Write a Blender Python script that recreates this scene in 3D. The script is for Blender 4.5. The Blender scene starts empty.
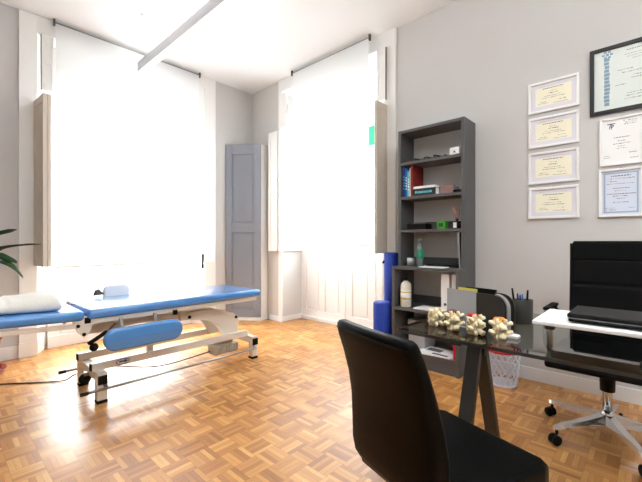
import bpy, bmesh, math, random
from mathutils import Vector, Matrix
random.seed(7)
SC = bpy.context.scene
COL = SC.collection
R = math.radians
H = 1.1                       # eye height
YAW = R(42.8)                 # viewing direction, from the +x axis
XB, YA, ZC = 3.23, 4.39, 3.28  # right wall plane, left wall plane, ceiling

# ------------------------------------------------------------------ camera, world, lights, exposure
cd = bpy.data.cameras.new('camera'); cam = bpy.data.objects.new('camera', cd); COL.objects.link(cam)
cam.location = (0, 0, H); cam.rotation_euler = (R(90), 0, YAW - R(90))
cd.sensor_width = 36; cd.lens = 360 / 642 * 36; cd.clip_start = 0.02
SC.camera = cam

W = bpy.data.worlds.new('world'); SC.world = W; W.use_nodes = True
W.node_tree.nodes['Background'].inputs[0].default_value = (0.95, 0.98, 1.0, 1)
W.node_tree.nodes['Background'].inputs[1].default_value = 3.0

def area(name, loc, target, sx, sy, power, col=(1, 1, 1)):
    l = bpy.data.lights.new(name, 'AREA'); l.shape = 'RECTANGLE'; l.size = sx; l.size_y = sy
    l.energy = power; l.color = col
    o = bpy.data.objects.new(name, l); COL.objects.link(o); o.location = loc
    o.rotation_euler = (Vector(target) - Vector(loc)).to_track_quat('-Z', 'Y').to_euler()
    return o
area('daylight_left_window', (1.57, 5.45, 2.2), (1.57, 4.4, 1.5), 2.2, 2.6, 420, (0.95, 0.98, 1.0))
area('daylight_right_window', (4.55, 2.9, 2.2), (3.3, 2.9, 1.6), 2.2, 2.4, 260, (0.95, 0.98, 1.0))
area('added_ceiling_uplight', (1.575, 2.7, 3.095), (1.575, 2.7, 3.3), 0.05, 2.7, 12, (0.95, 0.98, 1.0))  # added fill above the pendant, only there to brighten the ceiling
area('added_fill_behind_camera', (0.7, -0.9, 2.6), (0.7, -0.9, 3.3), 1.6, 1.6, 108, (0.92, 0.97, 1.0))  # unseen fill light without a fitting, added to brighten the room

vs = SC.view_settings
vs.view_transform = 'Standard'; vs.look = 'None'; vs.gamma = 1; vs.use_curve_mapping = False
vs.exposure = 0.55
cy = SC.cycles
cy.max_bounces = 10; cy.diffuse_bounces = 5; cy.glossy_bounces = 4; cy.transmission_bounces = 6; cy.transparent_max_bounces = 12
cy.sample_clamp_indirect = 6.0; cy.use_denoising = True; cy.caustics_reflective = False; cy.caustics_refractive = False

# ------------------------------------------------------------------ materials
def S(c):   # sRGB 0-255 -> linear
    f = lambda v: v / 12.92 if v <= 0.04045 else ((v + 0.055) / 1.055) ** 2.4
    return tuple(f(v / 255) for v in c) + (1,)
def mat(name, rgb, rough=0.5, metal=0.0, var=0.06, scale=8.0, bump=0.0, bscale=60.0, spec=0.5, coat=0.0, emit=None, trans=0.0, ior=1.45):
    m = bpy.data.materials.new(name); m.use_nodes = True
    nt = m.node_tree; n = nt.nodes; b = n['Principled BSDF']
    c = S(rgb)
    tc = n.new('ShaderNodeTexCoord'); nz = n.new('ShaderNodeTexNoise'); nz.inputs['Scale'].default_value = scale; nz.inputs['Detail'].default_value = 4
    nt.links.new(tc.outputs['Object'], nz.inputs['Vector'])
    mx = n.new('ShaderNodeMix'); mx.data_type = 'RGBA'
    mx.inputs[6].default_value = tuple(v * (1 - var) for v in c[:3]) + (1,)
    mx.inputs[7].default_value = tuple(min(1, v * (1 + var)) for v in c[:3]) + (1,)
    nt.links.new(nz.outputs[0], mx.inputs[0]); nt.links.new(mx.outputs[2], b.inputs['Base Color'])
    b.inputs['Roughness'].default_value = rough; b.inputs['Metallic'].default_value = metal
    b.inputs['Specular IOR Level'].default_value = spec; b.inputs['Coat Weight'].default_value = coat; b.inputs['Coat Roughness'].default_value = 0.22
    b.inputs['Transmission Weight'].default_value = trans; b.inputs['IOR'].default_value = ior
    if emit: b.inputs['Emission Color'].default_value = S(emit[0]); b.inputs['Emission Strength'].default_value = emit[1]
    if bump:
        n2 = n.new('ShaderNodeTexNoise'); n2.inputs['Scale'].default_value = bscale; n2.inputs['Detail'].default_value = 5
        bp = n.new('ShaderNodeBump'); bp.inputs['Strength'].default_value = bump; bp.inputs['Distance'].default_value = 0.01
        nt.links.new(tc.outputs['Object'], n2.inputs['Vector']); nt.links.new(n2.outputs[0], bp.inputs['Height']); nt.links.new(bp.outputs[0], b.inputs['Normal'])
    return m

def glass_mat(name, tint, refl=0.08, fres=1.5, rough=0.0):   # thin pane: see-through tint plus mirror
    m = bpy.data.materials.new(name); m.use_nodes = True
    nt = m.node_tree; n = nt.nodes; n.clear()
    out = n.new('ShaderNodeOutputMaterial'); t = n.new('ShaderNodeBsdfTransparent'); g = n.new('ShaderNodeBsdfGlossy')
    t.inputs[0].default_value = tint + (1,); g.inputs[0].default_value = (1, 1, 1, 1); g.inputs['Roughness'].default_value = rough
    fr = n.new('ShaderNodeFresnel'); fr.inputs[0].default_value = fres
    mx = n.new('ShaderNodeMixShader'); ge = n.new('ShaderNodeNewGeometry'); iv = n.new('ShaderNodeMath'); iv.operation = 'SUBTRACT'; iv.inputs[0].default_value = 1
    ml = n.new('ShaderNodeMath'); ml.operation = 'MULTIPLY'; nt.links.new(ge.outputs['Backfacing'], iv.inputs[1]); nt.links.new(fr.outputs[0], ml.inputs[0]); nt.links.new(iv.outputs[0], ml.inputs[1])
    nt.links.new(ml.outputs[0], mx.inputs[0]); nt.links.new(t.outputs[0], mx.inputs[1]); nt.links.new(g.outputs[0], mx.inputs[2])
    nt.links.new(mx.outputs[0], out.inputs[0])
    return m

def blind_mat():
    m = bpy.data.materials.new('blind_fabric'); m.use_nodes = True
    nt = m.node_tree; n = nt.nodes; n.clear()
    out = n.new('ShaderNodeOutputMaterial'); t = n.new('ShaderNodeBsdfTranslucent'); d = n.new('ShaderNodeBsdfDiffuse')
    w = n.new('ShaderNodeTexNoise'); w.inputs['Scale'].default_value = 220
    tc = n.new('ShaderNodeTexCoord'); nt.links.new(tc.outputs['Object'], w.inputs['Vector'])
    cr = n.new('ShaderNodeValToRGB'); cr.color_ramp.elements[0].color = (.86, .86, .86, 1); cr.color_ramp.elements[1].color = (.94, .94, .94, 1)
    nt.links.new(w.outputs[0], cr.inputs[0]); nt.links.new(cr.outputs[0], t.inputs[0]); nt.links.new(cr.outputs[0], d.inputs[0])
    mx = n.new('ShaderNodeMixShader'); mx.inputs[0].default_value = 0.5
    nt.links.new(t.outputs[0], mx.inputs[1]); nt.links.new(d.outputs[0], mx.inputs[2]); nt.links.new(mx.outputs[0], out.inputs[0])
    return m

def parquet_mat():
    m = bpy.data.materials.new('parquet'); m.use_nodes = True
    nt = m.node_tree; n = nt.nodes; L = nt.links; b = n['Principled BSDF']
    T = 0.125
    def M(op, a, bb=None, c=None):
        x = n.new('ShaderNodeMath'); x.operation = op
        for i, v in enumerate((a, bb, c)):
            if v is None: continue
            if isinstance(v, (int, float)): x.inputs[i].default_value = v
            else: L.new(v, x.inputs[i])
        return x.outputs[0]
    geo = n.new('ShaderNodeTexCoord'); sp = n.new('ShaderNodeSeparateXYZ'); L.new(geo.outputs['Object'], sp.inputs[0])
    u = M('DIVIDE', sp.outputs[0], T); v = M('DIVIDE', sp.outputs[1], T)
    cu = M('FLOOR', u); cv = M('FLOOR', v); fu = M('SUBTRACT', u, cu); fv = M('SUBTRACT', v, cv)
    par = M('FLOORED_MODULO', M('ADD', cu, cv), 2)
    def pick(a, c): return M('ADD', M('MULTIPLY', a, M('SUBTRACT', 1, par)), M('MULTIPLY', c, par))
    across = pick(fu, fv); along = pick(fv, fu)
    s5 = M('MULTIPLY', across, 5); sid = M('FLOOR', s5); sf = M('SUBTRACT', s5, sid)
    cmb = n.new('ShaderNodeCombineXYZ'); L.new(cu, cmb.inputs[0]); L.new(cv, cmb.inputs[1]); L.new(sid, cmb.inputs[2])
    wn = n.new('ShaderNodeTexWhiteNoise'); wn.noise_dimensions = '3D'; L.new(cmb.outputs[0], wn.inputs['Vector'])
    cm2 = n.new('ShaderNodeCombineXYZ'); L.new(cu, cm2.inputs[0]); L.new(cv, cm2.inputs[1])
    wt = n.new('ShaderNodeTexWhiteNoise'); wt.noise_dimensions = '2D'; L.new(cm2.outputs[0], wt.inputs['Vector'])
    # grain
    cg = n.new('ShaderNodeCombineXYZ'); L.new(M('MULTIPLY', across, 22), cg.inputs[0]); L.new(M('MULTIPLY', along, 1.6), cg.inputs[1]); L.new(M('MULTIPLY', wn.outputs[0], 91), cg.inputs[2])
    gn = n.new('ShaderNodeTexNoise'); gn.inputs['Scale'].default_value = 1.0; gn.inputs['Detail'].default_value = 3; L.new(cg.outputs[0], gn.inputs['Vector'])
    val = M('ADD', M('MULTIPLY', wn.outputs[0], 0.55), M('ADD', M('MULTIPLY', wt.outputs[0], 0.25), M('MULTIPLY', gn.outputs[0], 0.3)))
    cr = n.new('ShaderNodeValToRGB'); e = cr.color_ramp.elements
    e[0].position = 0.1; e[0].color = S((138, 84, 38)); e[1].position = 1.0; e[1].color = S((226, 178, 114))
    k = e.new(0.5); k.color = S((184, 126, 66)); k = e.new(0.75); k.color = S((204, 148, 84))
    L.new(val, cr.inputs[0])
    edge = M('MINIMUM', sf, M('SUBTRACT', 1, sf)); line = M('LESS_THAN', edge, 0.035)
    e2 = M('MINIMUM', along, M('SUBTRACT', 1, along)); line2 = M('LESS_THAN', e2, 0.008)
    ln = M('MAXIMUM', line, line2)
    mx = n.new('ShaderNodeMix'); mx.data_type = 'RGBA'; mx.blend_type = 'MULTIPLY'; L.new(M('MULTIPLY', ln, 0.55), mx.inputs[0]); L.new(cr.outputs[0], mx.inputs[6]); mx.inputs[7].default_value = (.35, .25, .18, 1)
    L.new(mx.outputs[2], b.inputs['Base Color'])
    rn = n.new('ShaderNodeTexNoise'); rn.inputs['Scale'].default_value = 3; L.new(geo.outputs['Object'], rn.inputs['Vector'])
    L.new(M('ADD', 0.25, M('MULTIPLY', rn.outputs[0], 0.16)), b.inputs['Roughness'])
    bp = n.new('ShaderNodeBump'); bp.inputs['Strength'].default_value = 0.15; bp.inputs['Distance'].default_value = 0.002
    L.new(M('SUBTRACT', M('MULTIPLY', wn.outputs[0], 0.6), ln), bp.inputs['Height']); L.new(bp.outputs[0], b.inputs['Normal'])
    b.inputs['Specular IOR Level'].default_value = 0.55
    return m

def leaf_mat():
    m = mat('leaf_green', (30, 62, 26), 0.65, var=0.35, scale=14, spec=0.25)
    return m

MT = dict(
    wall=mat('wall_paint', (202, 200, 198), 0.85, var=0.015, scale=3, bump=0.05, bscale=120),
    ceil=mat('ceiling_paint', (240, 242, 243), 0.9, var=0.01, scale=2),
    white=mat('white_gloss_paint', (236, 236, 234), 0.4, var=0.02, scale=5, bump=0.03, bscale=40),
    shaded_white=mat('shaded_worn_white_paint', (206, 196, 182), 0.5, var=0.04, scale=12, bump=0.08, bscale=50),  # worn white paint with the leaves' shaded side put into the colour
    base=mat('baseboard_paint', (230, 231, 233), 0.45, var=0.02),
    floor=parquet_mat(), blind=blind_mat(),
    win_glass=glass_mat('window_glass', (0.97, 0.98, 0.98), fres=1.3),
    desk_glass=glass_mat('tinted_desk_glass', (0.56, 0.59, 0.56), fres=1.75),
    frame_glass=glass_mat('picture_glass', (0.99, 0.99, 0.99), fres=1.2),
    gap_shade=mat('brown_gap_shade', (120, 96, 72), 0.7, var=0.2, scale=14, bump=0.1),  # dark brown that paints the shaded gap beside the upper leaves
    slate=mat('blue_grey_lacquer', (134, 138, 148), 0.45, var=0.03),
    case_grey=mat('dark_grey_laminate', (84, 83, 83), 0.45, var=0.05, scale=10),
    black=mat('black_plastic', (13, 13, 14), 0.5, var=0.08, spec=0.2),
    black_metal=mat('anthracite_metal', (62, 62, 62), 0.42, metal=0.3, var=0.04),
    leather=mat('black_leather', (4, 4, 4), 0.42, var=0.15, scale=6, bump=0.1, bscale=140, spec=0.12),
    fabric_black=mat('black_upholstery', (11, 11, 12), 0.75, var=0.1, bump=0.1, bscale=200, spec=0.15),
    chrome=mat('polished_chrome', (215, 215, 215), 0.12, metal=1.0, var=0.01),
    steel=mat('brushed_steel', (170, 170, 168), 0.3, metal=0.9, var=0.03),
    blue_vinyl=mat('blue_vinyl', (72, 140, 210), 0.24, var=0.04, scale=5, bump=0.01, bscale=160, coat=1.0),
    cream_steel=mat('cream_enamel_steel', (226, 218, 206), 0.35, var=0.02),
    towel=mat('white_towel_cloth', (238, 235, 228), 0.9, var=0.03, scale=20, bump=0.4, bscale=90),
    foam_blue=mat('blue_foam', (24, 58, 160), 0.6, var=0.08, bump=0.1, bscale=80),
    paper=mat('white_paper', (240, 240, 240), 0.7, var=0.01),
    lilac_paper=mat('lilac_border_paper', (222, 220, 226), 0.7, var=0.02),
    cream_paper=mat('cream_certificate_paper', (240, 235, 212), 0.7, var=0.02),
    mint_paper=mat('pale_mint_paper', (226, 233, 228), 0.7, var=0.02),
    blue_paper=mat('pale_blue_paper', (214, 222, 238), 0.7, var=0.02),
    blue_border=mat('blue_grey_border_print', (164, 178, 196), 0.7, var=0.04, scale=60),
    ink=mat('grey_ink', (150, 148, 144), 0.7), ink_dark=mat('dark_ink', (96, 94, 94), 0.7), ink_blue=mat('blue_print', (138, 164, 182), 0.7, var=0.3, scale=90),
    white_frame=mat('white_picture_frame', (240, 239, 238), 0.4, var=0.01),
    black_frame=mat('black_picture_frame', (20, 20, 20), 0.35, var=0.05),
    bone=mat('bone_resin', (236, 220, 184), 0.5, var=0.10, scale=60, bump=0.15, bscale=120),
    disc_red=mat('red_disc_resin', (196, 40, 36), 0.4), disc_orange=mat('orange_disc_resin', (232, 128, 40), 0.4), disc_dark=mat('dark_red_disc_resin', (110, 26, 34), 0.4), nerve=mat('yellow_nerve_resin', (226, 204, 90), 0.45),
    grey_card=mat('light_grey_card', (168, 170, 172), 0.55, var=0.03), smoke=mat('smoky_grey_plastic', (48, 48, 45), 0.3, var=0.05),
    silver_edge=mat('silver_grey_edge', (150, 150, 150), 0.35, metal=0.5),
    taupe=mat('dark_taupe_plastic', (46, 44, 40), 0.4, var=0.04), ink_pen=mat('navy_pen_plastic', (24, 34, 92), 0.35), yellow=mat('yellow_card', (226, 214, 84), 0.6),
    basket=mat('white_basket_plastic', (224, 224, 236), 0.5, var=0.02), red=mat('red_plastic', (190, 30, 40), 0.45), pot=mat('dark_red_ceramic', (128, 26, 28), 0.25, var=0.1),
    soil=mat('soil', (52, 38, 28), 0.95, var=0.3, scale=60, bump=0.6), leaf=leaf_mat(), leaf_tip=mat('leaf_yellow_green', (150, 168, 62), 0.4, var=0.25, scale=18),
    b_navy=mat('navy_cover', (22, 62, 142), 0.45), b_blue=mat('blue_cover', (40, 108, 186), 0.45), b_teal=mat('teal_cover', (96, 186, 200), 0.45), b_cream=mat('cream_cover', (222, 214, 196), 0.5), b_red=mat('red_cover', (122, 28, 26), 0.5, var=0.6, scale=26), b_black=mat('black_cover', (28, 32, 34), 0.4), b_pink=mat('dusty_pink_cover', (150, 116, 112), 0.55),
    green=mat('green_plastic', (60, 150, 40), 0.4, var=0.1), green_sign=mat('green_sheet', (30, 166, 110), 0.5), green_label=mat('green_label', (30, 140, 100), 0.5, var=0.3, scale=60),
    clear=mat('clear_plastic', (214, 232, 228), 0.15, trans=0.85, var=0.01), bottle_cream=mat('cream_bottle_plastic', (226, 222, 206), 0.4), label_yellow=mat('yellow_label', (214, 186, 70), 0.5), reed=mat('reed_sticks', (178, 120, 104), 0.7),
    lamp_body=mat('lamp_grey_aluminium', (190, 190, 193), 0.5, var=0.01), lamp_glow=mat('lamp_diffuser', (245, 245, 245), 0.6, emit=((255, 252, 246), 0.9)),
    overexposed_blue=mat('overexposed_blue_vinyl', (245, 247, 252), 0.4), cable=mat('dark_cable', (58, 54, 50), 0.6), motor=mat('grey_beige_plastic', (176, 168, 154), 0.6, var=0.12, scale=50),  # far pad's blue vinyl whitened, its overexposure put into the colour
)

# ------------------------------------------------------------------ mesh helpers
ROOT_M = {}
def NB(): return bmesh.new()
def merge(bm, tb, smooth=False):
    if smooth:
        for f in tb.faces: f.smooth = True
    me = bpy.data.meshes.new('tmp'); tb.to_mesh(me); tb.free(); bm.from_mesh(me); bpy.data.meshes.remove(me)
def box(bm, x0, x1, y0, y1, z0, z1, r=0.0, seg=2, mtx=None, smooth=None):
    tb = bmesh.new(); bmesh.ops.create_cube(tb, size=1)
    sx, sy, sz = abs(x1 - x0), abs(y1 - y0), abs(z1 - z0)
    for v in tb.verts: v.co = Vector(((x0 + x1) / 2 + v.co.x * sx, (y0 + y1) / 2 + v.co.y * sy, (z0 + z1) / 2 + v.co.z * sz))
    r = min(r, 0.49 * min(sx, sy, sz))
    if r > 0: bmesh.ops.bevel(tb, geom=list(tb.edges), offset=r, segments=seg, profile=0.5, affect='EDGES')
    if mtx is not None: bmesh.ops.transform(tb, matrix=mtx, verts=tb.verts)
    merge(bm, tb, smooth if smooth is not None else (r > 0.008))
    return bm
def bar(bm, p, q, w, h, up=(0, 0, 1), r=0.0):
    p, q = Vector(p), Vector(q); d = q - p; z = d.normalized(); u = Vector(up)
    x = u.cross(z)
    if x.length < 1e-4: x = Vector((1, 0, 0)).cross(z)
    x.normalize(); y = z.cross(x)
    m = Matrix((x, y, z)).transposed().to_4x4(); m.translation = (p + q) / 2
    return box(bm, -w / 2, w / 2, -h / 2, h / 2, -d.length / 2, d.length / 2, r, 2, m)
def tube(bm, pts, r, seg=10, radii=None, smooth=True):
    pts = [Vector(p) for p in pts]; tb = bmesh.new(); rings = []
    ref = Vector((0, 0, 1))
    for i, p in enumerate(pts):
        d = (pts[min(i + 1, len(pts) - 1)] - pts[max(i - 1, 0)]).normalized()
        if abs(d.dot(ref)) > 0.97: ref = Vector((1, 0, 0)) if abs(d.x) < 0.9 else Vector((0, 1, 0))
        x = ref.cross(d).normalized(); y = d.cross(x); rr = radii[i] if radii else r
        ref = y if i == 0 else ref
        rings.append([tb.verts.new(p + x * math.cos(2 * math.pi * k / seg) * rr + y * math.sin(2 * math.pi * k / seg) * rr) for k in range(seg)])
    for a, b in zip(rings, rings[1:]):
        for k in range(seg):
            f = tb.faces.new((a[k], a[(k + 1) % seg], b[(k + 1) % seg], b[k])); f.smooth = smooth
    tb.faces.new(list(reversed(rings[0]))); tb.faces.new(rings[-1])
    merge(bm, tb); return bm
def lathe(bm, prof, c=(0, 0, 0), seg=24, smooth=True, mtx=None):
    tb = bmesh.new(); rings = []; c = Vector(c)
    for r, z in prof:
        if r < 1e-5: rings.append([tb.verts.new(c + Vector((0, 0, z)))])
        else: rings.append([tb.verts.new(c + Vector((r * math.cos(2 * math.pi * k / seg), r * math.sin(2 * math.pi * k / seg), z))) for k in range(seg)])
    for a, b in zip(rings, rings[1:]):
        for k in range(seg):
            va = [a[k % len(a)], a[(k + 1) % len(a)], b[(k + 1) % len(b)], b[k % len(b)]]
            u = []
            for v in va:
                if v not in u: u.append(v)
            if len(u) > 2:
                try: f = tb.faces.new(u); f.smooth = smooth
                except ValueError: pass
    for ring, rev in ((rings[0], True), (rings[-1], False)):
        if len(ring) > 2: tb.faces.new(list(reversed(ring)) if rev else ring)
    bmesh.ops.recalc_face_normals(tb, faces=tb.faces)
    if mtx is not None: bmesh.ops.transform(tb, matrix=mtx, verts=tb.verts)
    merge(bm, tb); return bm
def prism(bm, poly, a0, a1, axis='z', r=0.0, seg=2, smooth=False, mtx=None):
    """polygon in the plane across `axis`, extruded from a0 to a1"""
    def P3(u, v, a): return {'z': (u, v, a), 'y': (u, a, v), 'x': (a, u, v)}[axis]
    tb = bmesh.new()
    lo = [tb.verts.new(P3(u, v, a0)) for u, v in poly]; hi = [tb.verts.new(P3(u, v, a1)) for u, v in poly]; n = len(poly)
    tb.faces.new(list(reversed(lo))); tb.faces.new(hi)
    for k in range(n):
        f = tb.faces.new((lo[k], lo[(k + 1) % n], hi[(k + 1) % n], hi[k])); f.smooth = smooth
    bmesh.ops.recalc_face_normals(tb, faces=tb.faces)
    if r > 0:
        cap = [e for e in tb.edges if any(len(f.verts) > 4 or f in tb.faces[:2] for f in e.link_faces) and len({P for P in (0,)}) and (all(v in lo for v in e.verts) or all(v in hi for v in e.verts))]
        bmesh.ops.bevel(tb, geom=cap, offset=r, segments=seg, profile=0.5, affect='EDGES')
        if smooth:
            for f in tb.faces: f.smooth = True
    if mtx is not None: bmesh.ops.transform(tb, matrix=mtx, verts=tb.verts)
    merge(bm, tb); return bm
def ball(bm, c, r, seg=12, sc=(1, 1, 1)):
    tb = bmesh.new(); bmesh.ops.create_uvsphere(tb, u_segments=seg, v_segments=max(6, seg // 2), radius=r)
    for v in tb.verts: v.co = Vector((v.co.x * sc[0] + c[0], v.co.y * sc[1] + c[1], v.co.z * sc[2] + c[2]))
    merge(bm, tb, True); return bm
def rrect(u0, u1, v0, v1, r, n=5):
    pts = []
    for cu, cv, a0 in ((u1 - r, v1 - r, 0), (u0 + r, v1 - r, 90), (u0 + r, v0 + r, 180), (u1 - r, v0 + r, 270)):
        for k in range(n + 1):
            a = R(a0 + 90 * k / n); pts.append((cu + r * math.cos(a), cv + r * math.sin(a)))
    return pts

def world_m(p):
    m = ROOT_M.get(p.name)
    return m if m is not None else Matrix.Identity(4)
def obj(name, bm, material, parent=None, local=False, label=None):
    """one mesh object; geometry given in world space (or in the thing's own space with local=True)"""
    if parent is not None and not local:
        bmesh.ops.transform(bm, matrix=world_m(parent).inverted(), verts=bm.verts)
    me = bpy.data.meshes.new(name); bm.to_mesh(me); bm.free(); me.materials.append(MT[material])
    o = bpy.data.objects.new(name, me); COL.objects.link(o)
    if parent is not None:
        o.parent = parent; ROOT_M[o.name] = world_m(parent)
    else: ROOT_M[o.name] = Matrix.Identity(4)
    if label: o['label'] = label
    return o
def thing(name, label, cat, loc=(0, 0, 0), rz=0.0, group=None):
    o = bpy.data.objects.new(name, None); COL.objects.link(o); o.empty_display_size = 0.1
    o.location = loc; o.rotation_euler = (0, 0, rz); o['label'] = label; o['category'] = cat
    if group: o['group'] = group
    ROOT_M[o.name] = Matrix.Translation(loc) @ Matrix.Rotation(rz, 4, 'Z')
    return o
def tag(o, label, cat, group=None):
    o['label'] = label; o['category'] = cat
    if group: o['group'] = group
    return o
def single(name, bm, material, label, cat, loc, group=None):
    """a one-mesh thing whose origin sits at its base"""
    bmesh.ops.transform(bm, matrix=Matrix.Translation(-Vector(loc)), verts=bm.verts)
    me = bpy.data.meshes.new(name); bm.to_mesh(me); bm.free(); me.materials.append(MT[material])
    o = bpy.data.objects.new(name, me); COL.objects.link(o); o.location = loc; ROOT_M[o.name] = Matrix.Translation(loc)
    return tag(o, label, cat, group)
def struct(name, bm, material, parent=None):
    o = obj(name, bm, material, parent)
    if parent is None: o['kind'] = 'structure'
    return o

# ------------------------------------------------------------------ room shell
struct('floor', box(NB(), -1.95, 3.95, -2.35, 4.9, -0.1, 0.0), 'floor')
struct('ceiling', box(NB(), -1.95, 3.95, -2.35, 4.9, ZC, ZC + 0.1), 'ceil')
b = NB()
box(b, -1.95, 0.69, YA, 4.9, 0, ZC); box(b, 2.45, XB, YA, 4.9, 0, ZC)
struct('wall_left', b, 'wall')
struct('wall_back', box(NB(), -1.95, -1.8, -2.2, YA, 0, ZC), 'wall')
struct('wall_front', box(NB(), -1.95, 3.95, -2.35, -2.2, 0, ZC), 'wall')
b = NB()
box(b, XB, 3.95, -2.2, 2.10, 0, ZC); box(b, XB, 3.95, 3.72, 4.9, 0, ZC)
struct('wall_right', b, 'wall')
# left window surround: lintel, pilasters with plinths, splayed reveals
b = NB()
box(b, 0.69, 2.45, YA, 4.9, 3.12, ZC)
box(b, 0.55, 0.69, YA - 0.022, YA, 0.14, ZC, 0.004); box(b, 2.45, 2.615, YA - 0.022, YA, 0.14, ZC, 0.004)
box(b, 0.545, 0.695, YA - 0.032, YA, 0, 0.14, 0.004); box(b, 2.445, 2.62, YA - 0.032, YA, 0, 0.14, 0.004)
box(b, 0.69, 2.45, YA - 0.02, YA, 3.12, ZC)
prism(b, [(0.69, YA), (0.80, 4.60), (0.80, 4.9), (0.69, 4.9)], 0, 3.12); prism(b, [(2.45, YA), (2.45, 4.9), (2.34, 4.9), (2.34, 4.60)], 0, 3.12)
struct('trim_1', b, 'white')
# right window surround
b = NB()
box(b, XB, 3.95, 2.10, 3.72, 3.12, ZC)
box(b, XB - 0.022, XB, 1.935, 2.10, 0.14, ZC, 0.004); box(b, XB - 0.022, XB, 3.70, 3.765, 0.0, ZC, 0.004)
box(b, XB - 0.03, XB, 1.93, 2.10, 0, 0.14, 0.004); box(b, XB - 0.02, XB, 2.10, 3.72, 3.12, ZC)
struct('trim_2', b, 'white')
# baseboards
b = NB(); box(b, -1.8, 0.545, YA - 0.016, YA, 0, 0.12, 0.004); box(b, 2.62, 2.75, YA - 0.016, YA, 0, 0.12, 0.004)
box(b, 0.80, 2.34, 4.54, 4.56, 0, 0.12, 0.004)
struct('baseboard_left', b, 'base')
b = NB(); box(b, XB - 0.016, XB, -2.2, 1.93, 0, 0.10, 0.004); box(b, XB - 0.016, XB, 3.765, 3.97, 0, 0.07, 0.004); box(b, XB, 3.60, 3.704, 3.72, 0, 0.07, 0.004)
box(b, 3.585, 3.60, 2.10, 3.704, 0, 0.05, 0.003)
struct('baseboard_right', b, 'base')
b = NB(); box(b, -1.8, -1.784, -2.2, YA, 0, 0.1, 0.004); struct('baseboard_back', b, 'base')

# windows: glazed doors with wooden lower panels, thin mullions
def panelled(b, axis, a, u0, u1, z0, z1, nx, t=0.04, stile=0.09, rail=0.1, depth=0.014):
    """framed wooden panel in the plane axis=a, front face towards the room at a"""
    def bx(u0, u1, z0, z1, d0, d1, r=0.003):
        if axis == 'y': box(b, u0, u1, a + d0, a + d1, z0, z1, r)
        else: box(b, a + d0, a + d1, u0, u1, z0, z1, r)
    bx(u0, u1, z0, z1, depth, t, 0)
    bx(u0, u1, z0, z0 + rail, 0, depth + 0.002); bx(u0, u1, z1 - rail, z1, 0, depth + 0.002)
    w = (u1 - u0 - stile * (nx + 1)) / nx
    for k in range(nx + 1): bx(u0 + k * (w + stile), u0 + k * (w + stile) + stile, z0 + rail, z1 - rail, 0, depth + 0.002)
    for k in range(nx):
        c0 = u0 + stile + k * (w + stile); bx(c0 + 0.025, c0 + w - 0.025, z0 + rail + 0.03, z1 - rail - 0.03, depth - 0.008, depth + 0.002, 0.003)
w1 = NB()
panelled(w1, 'y', 4.56, 0.80, 2.34, 0.0, 0.40, 2, 0.06)
for x in (0.80, 1.535, 2.27): box(w1, x, x + 0.07, 4.603, 4.648, 0.40, 2.50)
box(w1, 0.802, 2.338, 4.606, 4.645, 0.402, 0.47); box(w1, 0.802, 2.338, 4.598, 4.65, 2.50, 3.118); box(w1, 0.80, 2.34, 4.61, 4.64, 1.75, 1.79)
win1 = struct('window_1', w1, 'white'); win1['label'] = 'white glazed balcony door behind the wide left roller blind'
obj('pane', box(NB(), 0.86, 2.28, 4.622, 4.626, 0.46, 2.51), 'win_glass', win1)
w2 = NB()
panelled(w2, 'x', 3.60, 2.10, 2.905, 0.05, 1.10, 2, 0.06, 0.10, 0.09, 0.02); panelled(w2, 'x', 3.60, 2.915, 3.72, 0.05, 1.10, 2, 0.06, 0.10, 0.09, 0.02)
for y in (2.10, 2.87, 3.65): box(w2, 3.622, 3.668, y + 0.002, y + 0.068, 1.10, 2.55)
box(w2, 3.619, 3.67, 2.102, 3.718, 2.55, 3.118); box(w2, 3.63, 3.66, 2.10, 3.72, 1.75, 1.79)
win2 = struct('window_2', w2, 'white'); win2['label'] = 'white glazed balcony door with panelled lower half'
obj('pane', box(NB(), 3.642, 3.646, 2.16, 3.66, 1.10, 2.56), 'win_glass', win2)
single('window_sign', box(NB(), 3.55, 3.556, 2.43, 2.60, 2.24, 2.47), 'green_sign', 'green sheet hanging in the window beside the right blind edge', 'sign', (3.553, 2.51, 2.24))
# its hanger up to the opening's head
o = bpy.data.objects['window_sign']
obj('hanging_cord', tube(NB(), [(3.553, 2.51, 2.46), (3.553, 2.51, 3.12)], 0.0012, 5), 'white', o)

# ------------------------------------------------------------------ shutters
def shutter(name, label, loc, rz, w, z0, z1, t, mate='shaded_white', edge=None, leaves=1):
    """leaf hinged at loc, reaching w along its own +x, thickness t to +y"""
    s = thing(name, label, 'shutter', (loc[0], loc[1], z0), rz, 'interior window shutters')
    h = z1 - z0
    for k in range(leaves):
        a0, a1 = t * k / leaves, t * (k + 1) / leaves - 0.003
        b = NB(); box(b, 0, w, a0 + 0.004, a1 - 0.004, 0, h)
        st = 0.05 if w > 0.15 else 0.02
        for sgn in (0, 1):
            ya, yb = (a0, a0 + 0.006) if sgn == 0 else (a1 - 0.006, a1)
            box(b, 0, st, ya, yb, 0, h, 0.002); box(b, w - st, w, ya, yb, 0, h, 0.002)
            for zz in (0, h * 0.48, h - 0.07): box(b, st, w - st, ya, yb, zz, zz + 0.07, 0.002)
        obj('leaf', b, mate, s, local=True)
    for zz in (0.15, h - 0.22):
        obj('hinge', tube(NB(), [(0.0, t * 0.5, zz), (0.0, t * 0.5, zz + 0.07)], 0.006, 8), 'steel', s, local=True)
    return s
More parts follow.
